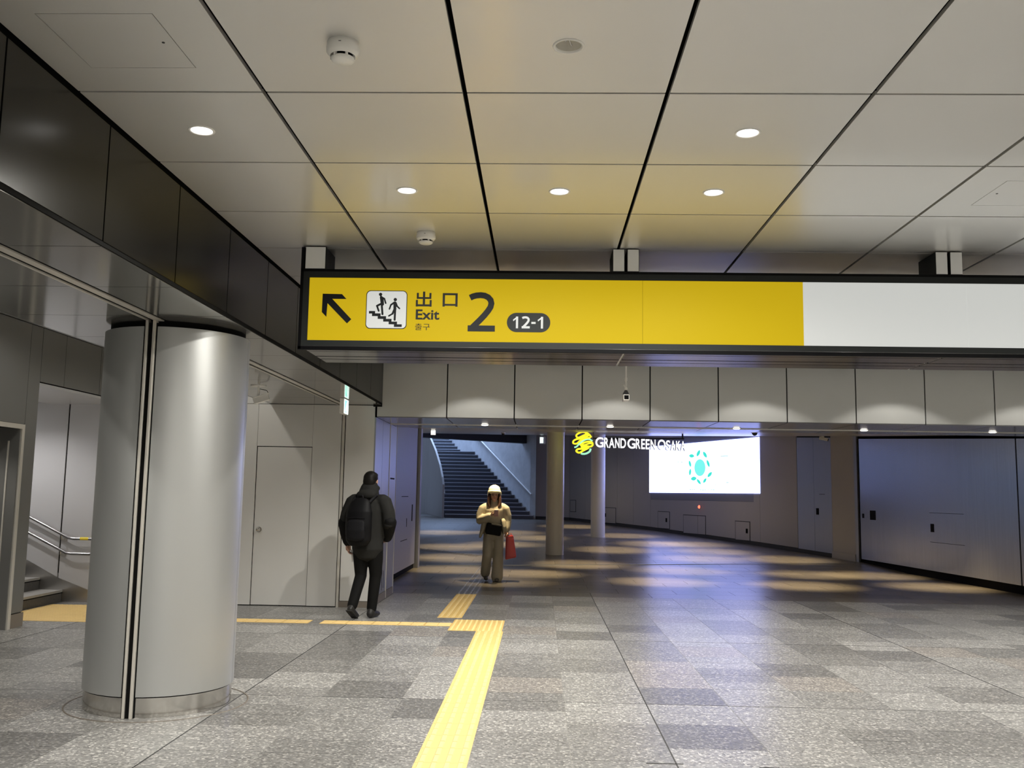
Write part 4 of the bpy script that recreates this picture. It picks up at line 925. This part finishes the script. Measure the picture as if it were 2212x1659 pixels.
# ------------------------------------------------------------------ tactile paving
def bar_tile(rot):
    mb = MB(); h = 0.15
    mb.box(-h + .001, h - .001, -h + .001, h - .001, -0.004, 0.0022, 0)
    for k in range(4):
        c = -0.1125 + 0.075 * k
        for (a, b) in ((-h + 0.008, -0.004), (0.004, h - 0.008)):
            v0 = (c - 0.0165, c + 0.0165, a, b) if not rot else (a, b, c - 0.0165, c + 0.0165)
            v1 = (c - 0.012, c + 0.012, a + .004, b - .004) if not rot else (a + .004, b - .004, c - 0.012, c + 0.012)
            vs = [(v0[0], v0[2], .0022), (v0[1], v0[2], .0022), (v0[1], v0[3], .0022), (v0[0], v0[3], .0022), (v1[0], v1[2], .0065), (v1[1], v1[2], .0065), (v1[1], v1[3], .0065), (v1[0], v1[3], .0065)]
            mb.add(vs, [(4, 5, 6, 7), (0, 1, 5, 4), (1, 2, 6, 5), (2, 3, 7, 6), (3, 0, 4, 7)], False, 1)
    return mb.mesh('tactile_tile', [M['tactile_yellow'], M['tactile_pale']])
def dot_tile():
    mb = MB(); h = 0.15
    mb.box(-h + .001, h - .001, -h + .001, h - .001, -0.004, 0.0022, 0)
    for i in range(5):
        for j in range(5): mb.cyl((-0.12 + .06 * i, -0.12 + .06 * j, .0022), (-0.12 + .06 * i, -0.12 + .06 * j, .0065), 0.016, 0.010, 10, True, 1)
    return mb.mesh('tactile_tile', [M['tactile_yellow'], M['tactile_pale']])
TB, TR, TD = bar_tile(False), bar_tile(True), dot_tile()
def tact(name, label, me, cells, sx=1.0, sy=1.0):
    x, y = cells[0]; t = thing(name, label, 'paving', (x, y, 0), 'yellow tactile paving')
    for (px, py) in cells:
        o = link('tactile_tile', me, t); o.location = (px - x, py - y, 0.0008); o.scale = (sx, sy, 1)
    return t
tact('tactile_paving', 'yellow ribbed guide strip running towards the viewer in the foreground', TB, [(-0.535, 10.39 - 0.30 * k) for k in range(26)])
tact('tactile_paving', 'yellow dotted junction block where the two guide strips meet', TD, [(-0.85 + 0.30 * i, 10.69 + 0.30 * j) for i in range(2) for j in range(3)])
tact('tactile_paving', 'yellow guide strip running sideways in front of the service door and behind the column', TR, [(-1.15 - 0.30 * k, 11.0) for k in range(5)] + [(-2.78 - 0.30 * k, 11.0) for k in range(8)], 1.0, 0.87)
tact('tactile_paving', 'yellow dotted block in front of the left staircase', TD, [(-6.09 + 0.30 * i, 10.75 + 0.30 * j) for i in range(4) for j in range(5)])
tact('tactile_paving', 'yellow ribbed guide strip leading on into the far passage', TB, [(-1.08, 11.75 + 0.30 * k) for k in range(9)])
t = thing('guide_bars', 'thin bright metal guide bars set in the dark far floor', 'paving', (-1.08, 14.4, 0), 'metal guide bars')
gb = MB()
for k in range(4):
    x = -1.21 + 0.088 * k; y = 14.40
    while y < 21.9: gb.slab([(x - .011, y, fz(y) + .006), (x + .011, y, fz(y) + .006), (x + .011, y + .26, fz(y + .26) + .006), (x - .011, y + .26, fz(y + .26) + .006)], (0, 0, 1), 0.01); y += 0.30
props(gb.build('guide_bar', M['steel_rough'], t), kind='stuff')
t = thing('guide_bars', 'bright metal guide bars turning left across the far floor behind the woman', 'paving', (-1.4, 22.1, fz(22.1)), 'metal guide bars')
gb = MB(); a = Vector((-1.30, 22.15, 0)); d = Vector((-0.72, 0.69, 0)).normalized(); n = Vector((-d.y, d.x, 0))
for k in range(4):
    for q in range(11):
        c = a + n * (0.088 * k) + d * (0.30 * q); pts = [c - n * .011, c + d * .26 - n * .011, c + d * .26 + n * .011, c + n * .011]
        gb.slab([(p.x, p.y, fz(p.y) + .006) for p in pts][::-1], (0, 0, 1), 0.01)
props(gb.build('guide_bar', M['steel_rough'], t), kind='stuff')

# ------------------------------------------------------------------ people
def limb(mb, pts, radii, n=14, squash=None):
    """tapering rounded limb through pts; radii may be (a, b) pairs: a across, b front to back"""
    P_ = [Vector(p) for p in pts]; R = [r if isinstance(r, tuple) else (r, r) for r in radii]; m = len(P_)
    # rounded ends
    d0 = (P_[0] - P_[1]).normalized(); d1 = (P_[-1] - P_[-2]).normalized()
    P2, R2 = [], []
    for f in (1.0, 0.7): P2.append(P_[0] + d0 * min(R[0]) * f); R2.append((R[0][0] * (0.05 if f == 1 else .72), R[0][1] * (0.05 if f == 1 else .72)))
    P2 += P_; R2 += R
    for f in (0.7, 1.0): P2.append(P_[-1] + d1 * min(R[-1]) * f); R2.append((R[-1][0] * (0.05 if f == 1 else .72), R[-1][1] * (0.05 if f == 1 else .72)))
    vs = []; m = len(P2)
    for i, p in enumerate(P2):
        d = (P2[min(i + 1, m - 1)] - P2[max(i - 1, 0)]).normalized()
        u = Vector((1, 0, 0)) - d * d.x
        if u.length < 0.2: u = Vector((0, 1, 0)) - d * d.y
        u.normalize(); w = d.cross(u)
        vs += [p + u * math.cos(2 * PI * k / n) * R2[i][0] + w * math.sin(2 * PI * k / n) * R2[i][1] for k in range(n)]
    mb.add(vs, [(i * n + k, i * n + (k + 1) % n, (i + 1) * n + (k + 1) % n, (i + 1) * n + k) for i in range(m - 1) for k in range(n)], True)
    mb.add(vs[:n], [tuple(reversed(range(n)))]); mb.add(vs[-n:], [tuple(range(n))])
    return mb
def fuse(mb, name, m, parent, xf, voxel=0.012, smooth=4, label=None):
    """merge the pieces into one continuous surface"""
    me = mb.mesh('tmp', M[m], Vector((0, 0, 0)))
    bm = bmesh.new(); bm.from_mesh(me); bmesh.ops.recalc_face_normals(bm, faces=bm.faces); bm.to_mesh(me); bm.free()
    o = bpy.data.objects.new('tmp', me); COL.objects.link(o)
    r = o.modifiers.new('r', 'REMESH'); r.mode = 'VOXEL'; r.voxel_size = voxel; r.use_smooth_shade = True
    s = o.modifiers.new('s', 'SMOOTH'); s.iterations = smooth; s.factor = 0.5
    bpy.context.view_layer.update()
    out = bpy.data.meshes.new_from_object(o.evaluated_get(DG())); bpy.data.objects.remove(o)
    out.name = name; out.transform(xf); out.transform(Matrix.Translation(-origin(parent)))
    for p in out.polygons: p.use_smooth = True
    if not out.materials: out.materials.append(M[m])
    return props(link(name, out, parent), label=label)
def put(mb, name, m, parent, xf, label=None, bevel=0.0):
    mb.v = [tuple(xf @ Vector(v)) for v in mb.v]
    return mb.build(name, M[m], parent, label, bevel)
def hand(mb, wrist, d, palm_n, thumb_side, curl=0.5, s=1.0):
    """palm, four fingers and a thumb; d points to the fingertips, palm_n out of the palm"""
    w = Vector(wrist); d = Vector(d).normalized(); pn = Vector(palm_n); pn = (pn - d * pn.dot(d)).normalized(); side = d.cross(pn).normalized() * thumb_side
    limb(mb, [w - d * 0.02 * s, w + d * 0.035 * s, w + d * 0.08 * s], [(0.024 * s, 0.019 * s), (0.036 * s, 0.017 * s), (0.036 * s, 0.014 * s)], 12)
    for k, (ln, off) in enumerate(((0.072, 0.030), (0.080, 0.010), (0.075, -0.010), (0.058, -0.028))):
        b = w + d * 0.08 * s + side * off * s; p = [b]; a = 0
        for q in range(3):
            a += curl * (0.5 + 0.4 * q); b = b + (d * math.cos(a) + pn * math.sin(a)) * ln * s / 3; p.append(b)
        limb(mb, p, [0.0105 * s, 0.010 * s, 0.009 * s, 0.008 * s], 8)
    b = w + d * 0.03 * s + side * 0.030 * s
    limb(mb, [b, b + (d * 0.7 + side * 0.7) * 0.035 * s, b + (d * 0.9 + side * 0.55 + pn * 0.4) * 0.065 * s], [0.013 * s, 0.0115 * s, 0.009 * s], 8)

# ---- man walking away
MX, MY = -2.075, 11.43
man = thing('person', 'man in black clothes with dark backpack, seen from behind, walking away', 'person', (MX, MY, 0))
XM = Matrix.Translation((MX, MY, 0)) @ Matrix.Rotation(math.radians(-13), 4, 'Z')
# joints (x right, y forward, z up)
shL, elL, wrL = (-0.21, -0.01, 1.375), (-0.295, -0.03, 1.105), (-0.255, 0.0, 0.875)
shR, elR, wrR = (0.205, -0.01, 1.385), (0.285, -0.03, 1.125), (0.19, 0.13, 0.95)
hpL, knL, anL = (-0.095, 0.0, 0.90), (-0.085, 0.02, 0.49), (-0.09, -0.20, 0.135)
hpR, knR, anR = (0.095, 0.0, 0.90), (0.085, 0.07, 0.49), (0.06, 0.04, 0.085)
b = MB()
b.ell((0.01, 0.025, 1.635), 0.074, 0.092, 0.112, 20, 14); limb(b, [(0.01, 0.035, 1.58), (0.005, 0.055, 1.545)], [(0.055, 0.05), (0.045, 0.04)])
limb(b, [(0, -0.01, 1.42), (0.005, 0.005, 1.50), (0.008, 0.015, 1.57)], [0.062, 0.054, 0.052])
b.ell((0.01, 0.122, 1.622), 0.013, 0.018, 0.022, 10, 8)
for s in (-1, 1): b.ell((0.01 + s * 0.076, 0.02, 1.625), 0.012, 0.02, 0.032, 10, 8)
limb(b, [(0, 0, 0.90), (0, 0, 1.05), (0, -0.005, 1.25), (0, -0.005, 1.40)], [(0.155, 0.10), (0.14, 0.095), (0.165, 0.11), (0.15, 0.08)], 20)
for sh, el, wr in ((shL, elL, wrL), (shR, elR, wrR)): limb(b, [sh, el, wr], [0.05, 0.04, 0.028])
for h_, k_, a_ in ((hpL, knL, anL), (hpR, knR, anR)): limb(b, [h_, k_, a_], [0.08, 0.055, 0.04])
hand(b, wrL, (0.03, 0.05, -1), (0.9, 0.2, 0), 1, 0.55); hand(b, wrR, (-0.5, 0.75, -0.3), (-0.7, -0.5, 0.1), 1, 0.4)
fuse(b, 'body', 'skin', man, XM, 0.007, 3)
h = MB(); h.ell((0.008, 0.005, 1.665), 0.088, 0.100, 0.090, 20, 14); h.ell((0.008, -0.035, 1.625), 0.080, 0.066, 0.095, 18, 12); h.ell((0.008, 0.05, 1.70), 0.075, 0.06, 0.045, 16, 10)
fuse(h, 'hair', 'hair_black', man, XM, 0.009, 3)
for s in (-1, 1): put(MB().ell((0.01 + s * 0.03, 0.108, 1.64), 0.010, 0.008, 0.007, 10, 8), 'eye', 'eye_dark', man, XM)
put(MB().ell((0.01, 0.112, 1.58), 0.022, 0.008, 0.006, 10, 8), 'mouth', 'lip', man, XM)
j = MB()
limb(j, [(0, 0.0, 0.815), (0, 0.0, 0.95), (0, -0.005, 1.12), (0, -0.01, 1.28), (0, -0.01, 1.39), (0, -0.005, 1.455)], [(0.195, 0.155), (0.190, 0.150), (0.198, 0.148), (0.205, 0.145), (0.185, 0.115), (0.085, 0.075)], 24)
limb(j, [(-0.175, -0.01, 1.395), shL, (-0.268, -0.02, 1.25), elL, (-0.28, -0.015, 0.99), (-0.258, 0.0, 0.905)], [0.085, 0.088, 0.080, 0.078, 0.066, 0.056])
limb(j, [(0.175, -0.01, 1.395), shR, (0.262, -0.02, 1.25), elR, (0.235, 0.07, 1.03), (0.20, 0.12, 0.965)], [0.085, 0.088, 0.082, 0.080, 0.068, 0.058])
fuse(j, 'jacket', 'jacket_grey', man, XM, 0.012, 5)
hd = MB(); limb(hd, [(0.0, -0.015, 1.44), (0.0, -0.015, 1.50), (0.005, -0.005, 1.555)], [(0.135, 0.105), (0.125, 0.105), (0.108, 0.098)], 22)
hd.ell((0, -0.105, 1.465), 0.125, 0.060, 0.060, 18, 12); hd.ell((0.085, 0.02, 1.545), 0.035, 0.07, 0.035, 14, 10)
fuse(hd, 'hood', 'jacket_grey', man, XM, 0.010, 4)
sl = MB(); limb(sl, [(-0.296, -0.03, 1.125), (-0.28, -0.015, 0.99), (-0.258, 0.0, 0.895)], [0.084, 0.072, 0.062]); fuse(sl, 'sleeve_panel', 'jacket_black', man, XM, 0.012, 4)
sl = MB(); limb(sl, [(0.288, -0.03, 1.145), (0.235, 0.07, 1.03), (0.20, 0.12, 0.955)], [0.086, 0.074, 0.064]); fuse(sl, 'sleeve_panel', 'jacket_black', man, XM, 0.012, 4)
tr = MB()
limb(tr, [(0, 0, 0.93), (0, 0, 0.86)], [(0.165, 0.125), (0.168, 0.13)], 20)
limb(tr, [hpL, (-0.09, 0.01, 0.70), knL, (-0.088, -0.10, 0.30), (-0.09, -0.19, 0.155)], [(0.100, 0.105), (0.090, 0.095), 0.072, 0.066, 0.060]); limb(tr, [hpR, (0.092, 0.04, 0.70), knR, (0.072, 0.05, 0.28), (0.06, 0.04, 0.10)], [(0.100, 0.105), (0.090, 0.095), 0.074, 0.066, 0.060])
fuse(tr, 'trousers', 'trouser_black', man, XM, 0.012, 4)
s1_ = MB(); limb(s1_, [(0.06, 0.00, 0.055), (0.065, 0.09, 0.048), (0.072, 0.19, 0.036)], [(0.045, 0.055), (0.048, 0.046), (0.042, 0.030)], 16); limb(s1_, [(0.06, 0.03, 0.11), (0.06, 0.02, 0.06)], [0.048, 0.05])
fuse(s1_, 'shoe', 'shoe_black', man, XM, 0.009, 3)
s2 = MB(); limb(s2, [(-0.09, -0.235, 0.125), (-0.085, -0.17, 0.075), (-0.08, -0.09, 0.034)], [(0.042, 0.045), (0.047, 0.042), (0.042, 0.028)], 16); limb(s2, [(-0.09, -0.20, 0.16), (-0.09, -0.21, 0.12)], [0.046, 0.046])
fuse(s2, 'shoe', 'shoe_black', man, XM, 0.009, 3)
put(MB().slab([(-0.048, -0.285, 0.110), (-0.04, -0.12, 0.004), (-0.12, -0.12, 0.004), (-0.13, -0.285, 0.110)], (0, -0.55, -0.83), 0.012), 'sole', 'sole', man, XM)
# backpack on his back, slip of paper in his hand
bp = thing('backpack', 'black backpack worn on the walking man\'s back', 'bag', (MX, MY, 0.9))
k = MB(); limb(k, [(-0.02, -0.235, 0.93), (-0.02, -0.245, 1.10), (-0.02, -0.235, 1.26), (-0.02, -0.205, 1.375)], [(0.158, 0.090), (0.165, 0.100), (0.160, 0.090), (0.125, 0.060)], 24)
fuse(k, 'main_compartment', 'pack_black', bp, XM, 0.011, 4)
k = MB(); limb(k, [(-0.02, -0.325, 0.955), (-0.02, -0.337, 1.05), (-0.02, -0.325, 1.15)], [(0.118, 0.034), (0.122, 0.036), (0.112, 0.028)], 20); fuse(k, 'front_pocket', 'pack_trim', bp, XM, 0.010, 3)
for s in (-1, 1): put(MB().tube([(-0.03 + s * 0.10, -0.17, 1.37), (-0.01 + s * 0.125, -0.08, 1.455), (s * 0.13, 0.02, 1.455), (s * 0.135, 0.125, 1.36)], 0.020, 10), 'shoulder_strap', 'pack_trim', bp, XM)
put(MB().tube([(-0.07, -0.20, 1.42), (-0.06, -0.205, 1.455), (0.0, -0.205, 1.455), (0.01, -0.20, 1.42)], 0.009, 8), 'grab_handle', 'pack_trim', bp, XM)
put(MB().tube([(-0.15, -0.318, 1.19), (-0.03, -0.348, 1.20), (0.09, -0.318, 1.19)], 0.005, 6), 'zip', 'pack_trim', bp, XM)
sp_ = thing('paper_slip', 'thin white slip held in the walking man\'s left hand', 'paper', (MX - 0.2, MY, 0.72))
put(MB().slab([(-0.230, 0.022, 0.80), (-0.202, 0.026, 0.80), (-0.198, 0.030, 0.655), (-0.210, 0.028, 0.650)], (0.1, -1, 0), 0.003), 'slip', 'paper', sp_, XM)

# ---- woman walking towards the viewer
WX, WY = -0.80, 16.5
wo = thing('person', 'woman in cream knit hat, fluffy cream jacket and wide beige trousers, walking forward', 'person', (WX, WY, 0))
XW = Matrix.Translation((WX, WY, 0)) @ Matrix.Rotation(math.radians(180 + 4), 4, 'Z')
# her own frame: x to her right hand side... (after the turn, +x points to the left of the photograph)
b = MB()
b.ell((0, 0.02, 1.475), 0.070, 0.085, 0.105, 20, 14); limb(b, [(0, 0.03, 1.42), (0, 0.05, 1.39)], [(0.050, 0.045), (0.038, 0.034)])
limb(b, [(0, -0.01, 1.27), (0, 0.0, 1.36), (0, 0.01, 1.41)], [0.05, 0.046, 0.046]); b.ell((0, 0.108, 1.462), 0.011, 0.016, 0.020, 10, 8)
for s in (-1, 1): b.ell((s * 0.07, 0.015, 1.465), 0.010, 0.018, 0.028, 10, 8)
limb(b, [(0, 0, 0.83), (0, 0, 0.97), (0, 0, 1.15), (0, 0, 1.28)], [(0.15, 0.095), (0.115, 0.08), (0.14, 0.09), (0.13, 0.07)], 20)
wshR, welR, wwrR = (0.165, 0, 1.275), (0.235, 0.02, 1.04), (0.055, 0.215, 1.135)
wshL, welL, wwrL = (-0.165, 0, 1.275), (-0.225, 0.0, 1.06), (-0.225, 0.07, 0.865)
for sh, el, wr in ((wshR, welR, wwrR), (wshL, welL, wwrL)): limb(b, [sh, el, wr], [0.042, 0.035, 0.025])
whR, wkR, waR = (0.085, 0, 0.83), (0.10, 0.06, 0.46), (0.125, -0.16, 0.155)
whL, wkL, waL = (-0.085, 0, 0.83), (-0.075, 0.05, 0.46), (-0.06, 0.06, 0.09)
for h_, k_, a_ in ((whR, wkR, waR), (whL, wkL, waL)): limb(b, [h_, k_, a_], [0.075, 0.05, 0.036])
hand(b, wwrR, (-0.75, 0.55, 0.3), (0.1, -0.4, 0.9), 1, 0.7, 0.92); hand(b, wwrL, (-0.05, 0.1, -1), (0.9, 0.2, 0), -1, 0.95, 0.92)
fuse(b, 'body', 'skin', wo, XW, 0.007, 3)
for s in (-1, 1):
    put(MB().ell((s * 0.028, 0.097, 1.480), 0.010, 0.008, 0.0065, 10, 8), 'eye', 'eye_dark', wo, XW)
    put(MB().ell((s * 0.028, 0.098, 1.500), 0.015, 0.006, 0.004, 10, 8), 'eyebrow', 'hair_brown', wo, XW)
put(MB().ell((0, 0.100, 1.425), 0.019, 0.008, 0.006, 10, 8), 'mouth', 'lip', wo, XW)
h = MB(); h.ell((0, -0.01, 1.48), 0.088, 0.092, 0.115, 18, 12)
for s in (-1, 1): limb(h, [(s * 0.080, 0.02, 1.50), (s * 0.092, 0.045, 1.42), (s * 0.095, 0.065, 1.33), (s * 0.075, 0.095, 1.27)], [0.030, 0.034, 0.034, 0.022])
limb(h, [(0, -0.06, 1.45), (0, -0.09, 1.32)], [(0.09, 0.05), (0.085, 0.035)])
fuse(h, 'hair', 'hair_brown', wo, XW, 0.009, 3)
c = MB(); c.ell((0, -0.008, 1.560), 0.106, 0.116, 0.100, 22, 14); c.tube([(0.098 * math.cos(2 * PI * k / 24), -0.004 + 0.106 * math.sin(2 * PI * k / 24), 1.530 - 0.012 * math.sin(2 * PI * k / 24) * -1) for k in range(24)], 0.021, 10, closed=True)
for s in (-1, 1): limb(c, [(s * 0.096, -0.01, 1.53), (s * 0.100, -0.01, 1.48), (s * 0.092, -0.01, 1.45)], [0.026, 0.026, 0.020])
fuse(c, 'knit_hat', 'knit_cream', wo, XW, 0.010, 4)
j = MB()
limb(j, [(0.0, 0.0, 1.02), (0.0, 0.0, 1.12), (0.0, 0.0, 1.22), (0, 0, 1.30), (0, 0.0, 1.345)], [(0.185, 0.14), (0.185, 0.142), (0.182, 0.138), (0.150, 0.105), (0.085, 0.075)], 24)
limb(j, [(0.14, 0, 1.275), (0.19, 0.0, 1.24), (0.235, 0.01, 1.13), (0.238, 0.04, 1.045), (0.16, 0.13, 1.075), (0.085, 0.19, 1.12)], [0.075, 0.085, 0.082, 0.084, 0.074, 0.058])
limb(j, [(-0.14, 0, 1.275), (-0.19, 0.0, 1.24), (-0.228, 0.0, 1.12), (-0.232, 0.01, 1.02), (-0.228, 0.05, 0.92), (-0.225, 0.065, 0.885)], [0.075, 0.085, 0.080, 0.074, 0.062, 0.054])
fuse(j, 'jacket', 'fleece_cream', wo, XW, 0.012, 5)
for sx, zb, xo in ((1, 0.76, 0.235), (-1, 0.83, 0.17)):
    fl_ = MB(); limb(fl_, [(sx * 0.155, 0.05, 1.03), (sx * 0.178, 0.06, 0.93), (sx * xo, 0.06, zb)], [(0.060, 0.075), (0.050, 0.085), (0.022, 0.085)], 16)
    limb(fl_, [(sx * 0.12, -0.08, 1.03), (sx * 0.13, -0.09, 0.92), (sx * 0.14, -0.09, 0.82)], [(0.075, 0.045), (0.08, 0.04), (0.075, 0.03)], 14)
    fuse(fl_, 'jacket_flap', 'fleece_cream', wo, XW, 0.010, 3)
tr = MB()
limb(tr, [(0, 0, 0.90), (0, 0, 0.80)], [(0.150, 0.115), (0.165, 0.125)], 20)
limb(tr, [whR, (0.098, 0.045, 0.62), (0.108, 0.05, 0.45), (0.118, -0.06, 0.28), (0.13, -0.15, 0.13)], [(0.092, 0.105), 0.090, 0.082, 0.088, (0.086, 0.092)])
limb(tr, [whL, (-0.085, 0.03, 0.62), (-0.085, 0.05, 0.45), (-0.078, 0.06, 0.25), (-0.07, 0.06, 0.075)], [(0.092, 0.105), 0.092, 0.090, 0.096, (0.106, 0.112)])
fuse(tr, 'trousers', 'trouser_beige', wo, XW, 0.012, 4)
for (p0_, p1_, p2) in (((-0.065, 0.04, 0.045), (-0.065, 0.11, 0.042), (-0.065, 0.19, 0.034)), ((0.125, -0.19, 0.11), (0.122, -0.13, 0.07), (0.118, -0.06, 0.035))):
    s_ = MB(); limb(s_, [p0_, p1_, p2], [(0.038, 0.042), (0.042, 0.040), (0.038, 0.030)], 14); fuse(s_, 'shoe', 'shoe_grey', wo, XW, 0.009, 3)
ph = thing('mobile_phone', 'small pinkish phone held at the walking woman\'s chest', 'phone', (WX, WY - 0.27, 1.16))
put(MB().obox((-0.03, 0.285, 1.175), (1, 0, 0), (0, 0.6, 0.8), (0, -0.8, 0.6), 0.036, 0.070, 0.005), 'phone_body', 'phone', ph, XW, bevel=0.003)
cb = thing('shoulder_bag', 'black bag slanting across the walking woman\'s hips', 'bag', (WX, WY - 0.15, 0.88))
k = MB(); q = Matrix.Rotation(math.radians(-9), 3, 'Y')
k.obox((0.005, 0.165, 0.895), q @ Vector((1, 0, 0)), (0, 1, 0), q @ Vector((0, 0, 1)), 0.135, 0.045, 0.098); put(k, 'bag_body', 'pack_black', cb, XW, bevel=0.025)
put(MB().tube([(-0.115, 0.16, 0.96), (-0.125, 0.150, 1.01), (-0.12, 0.12, 1.06)], 0.012, 8), 'strap', 'pack_black', cb, XW)
rbg = thing('shopping_bag', 'red shopping bag hanging from the walking woman\'s hand', 'bag', (WX + 0.24, WY - 0.07, 0.6))
k = MB(); bx, by = -0.275, 0.075
pr = [(bx + 0.065, 0.80, 0.035), (bx - 0.065, 0.80, 0.035), (bx - 0.125, 0.42, 0.055), (bx + 0.07, 0.375, 0.055)]
fr_ = [(x, by + t_, z) for x, z, t_ in pr]; bk = [(x, by - t_, z) for x, z, t_ in pr]
k.add(fr_ + bk, [(0, 1, 2, 3), (7, 6, 5, 4), (0, 4, 5, 1), (1, 5, 6, 2), (2, 6, 7, 3), (3, 7, 4, 0)]); put(k, 'bag_body', 'bag_red', rbg, XW, bevel=0.022)
for t_ in (-0.028, 0.028): put(MB().tube([(bx + 0.045, by + t_, 0.79), (bx + 0.045, by + t_ * 0.6, 0.815), (-0.225, 0.075 + t_ * 0.2, 0.835), (bx - 0.03, by + t_ * 0.6, 0.82), (bx - 0.045, by + t_, 0.79)], 0.006, 8), 'handle', 'bag_red', rbg, XW)

# ------------------------------------------------------------------ labels of the extra walls that only close the space
for o in sc.objects:
    if o.parent is None and o.type in ('MESH', 'EMPTY') and not o.get('label'): print('UNLABELLED', o.name)
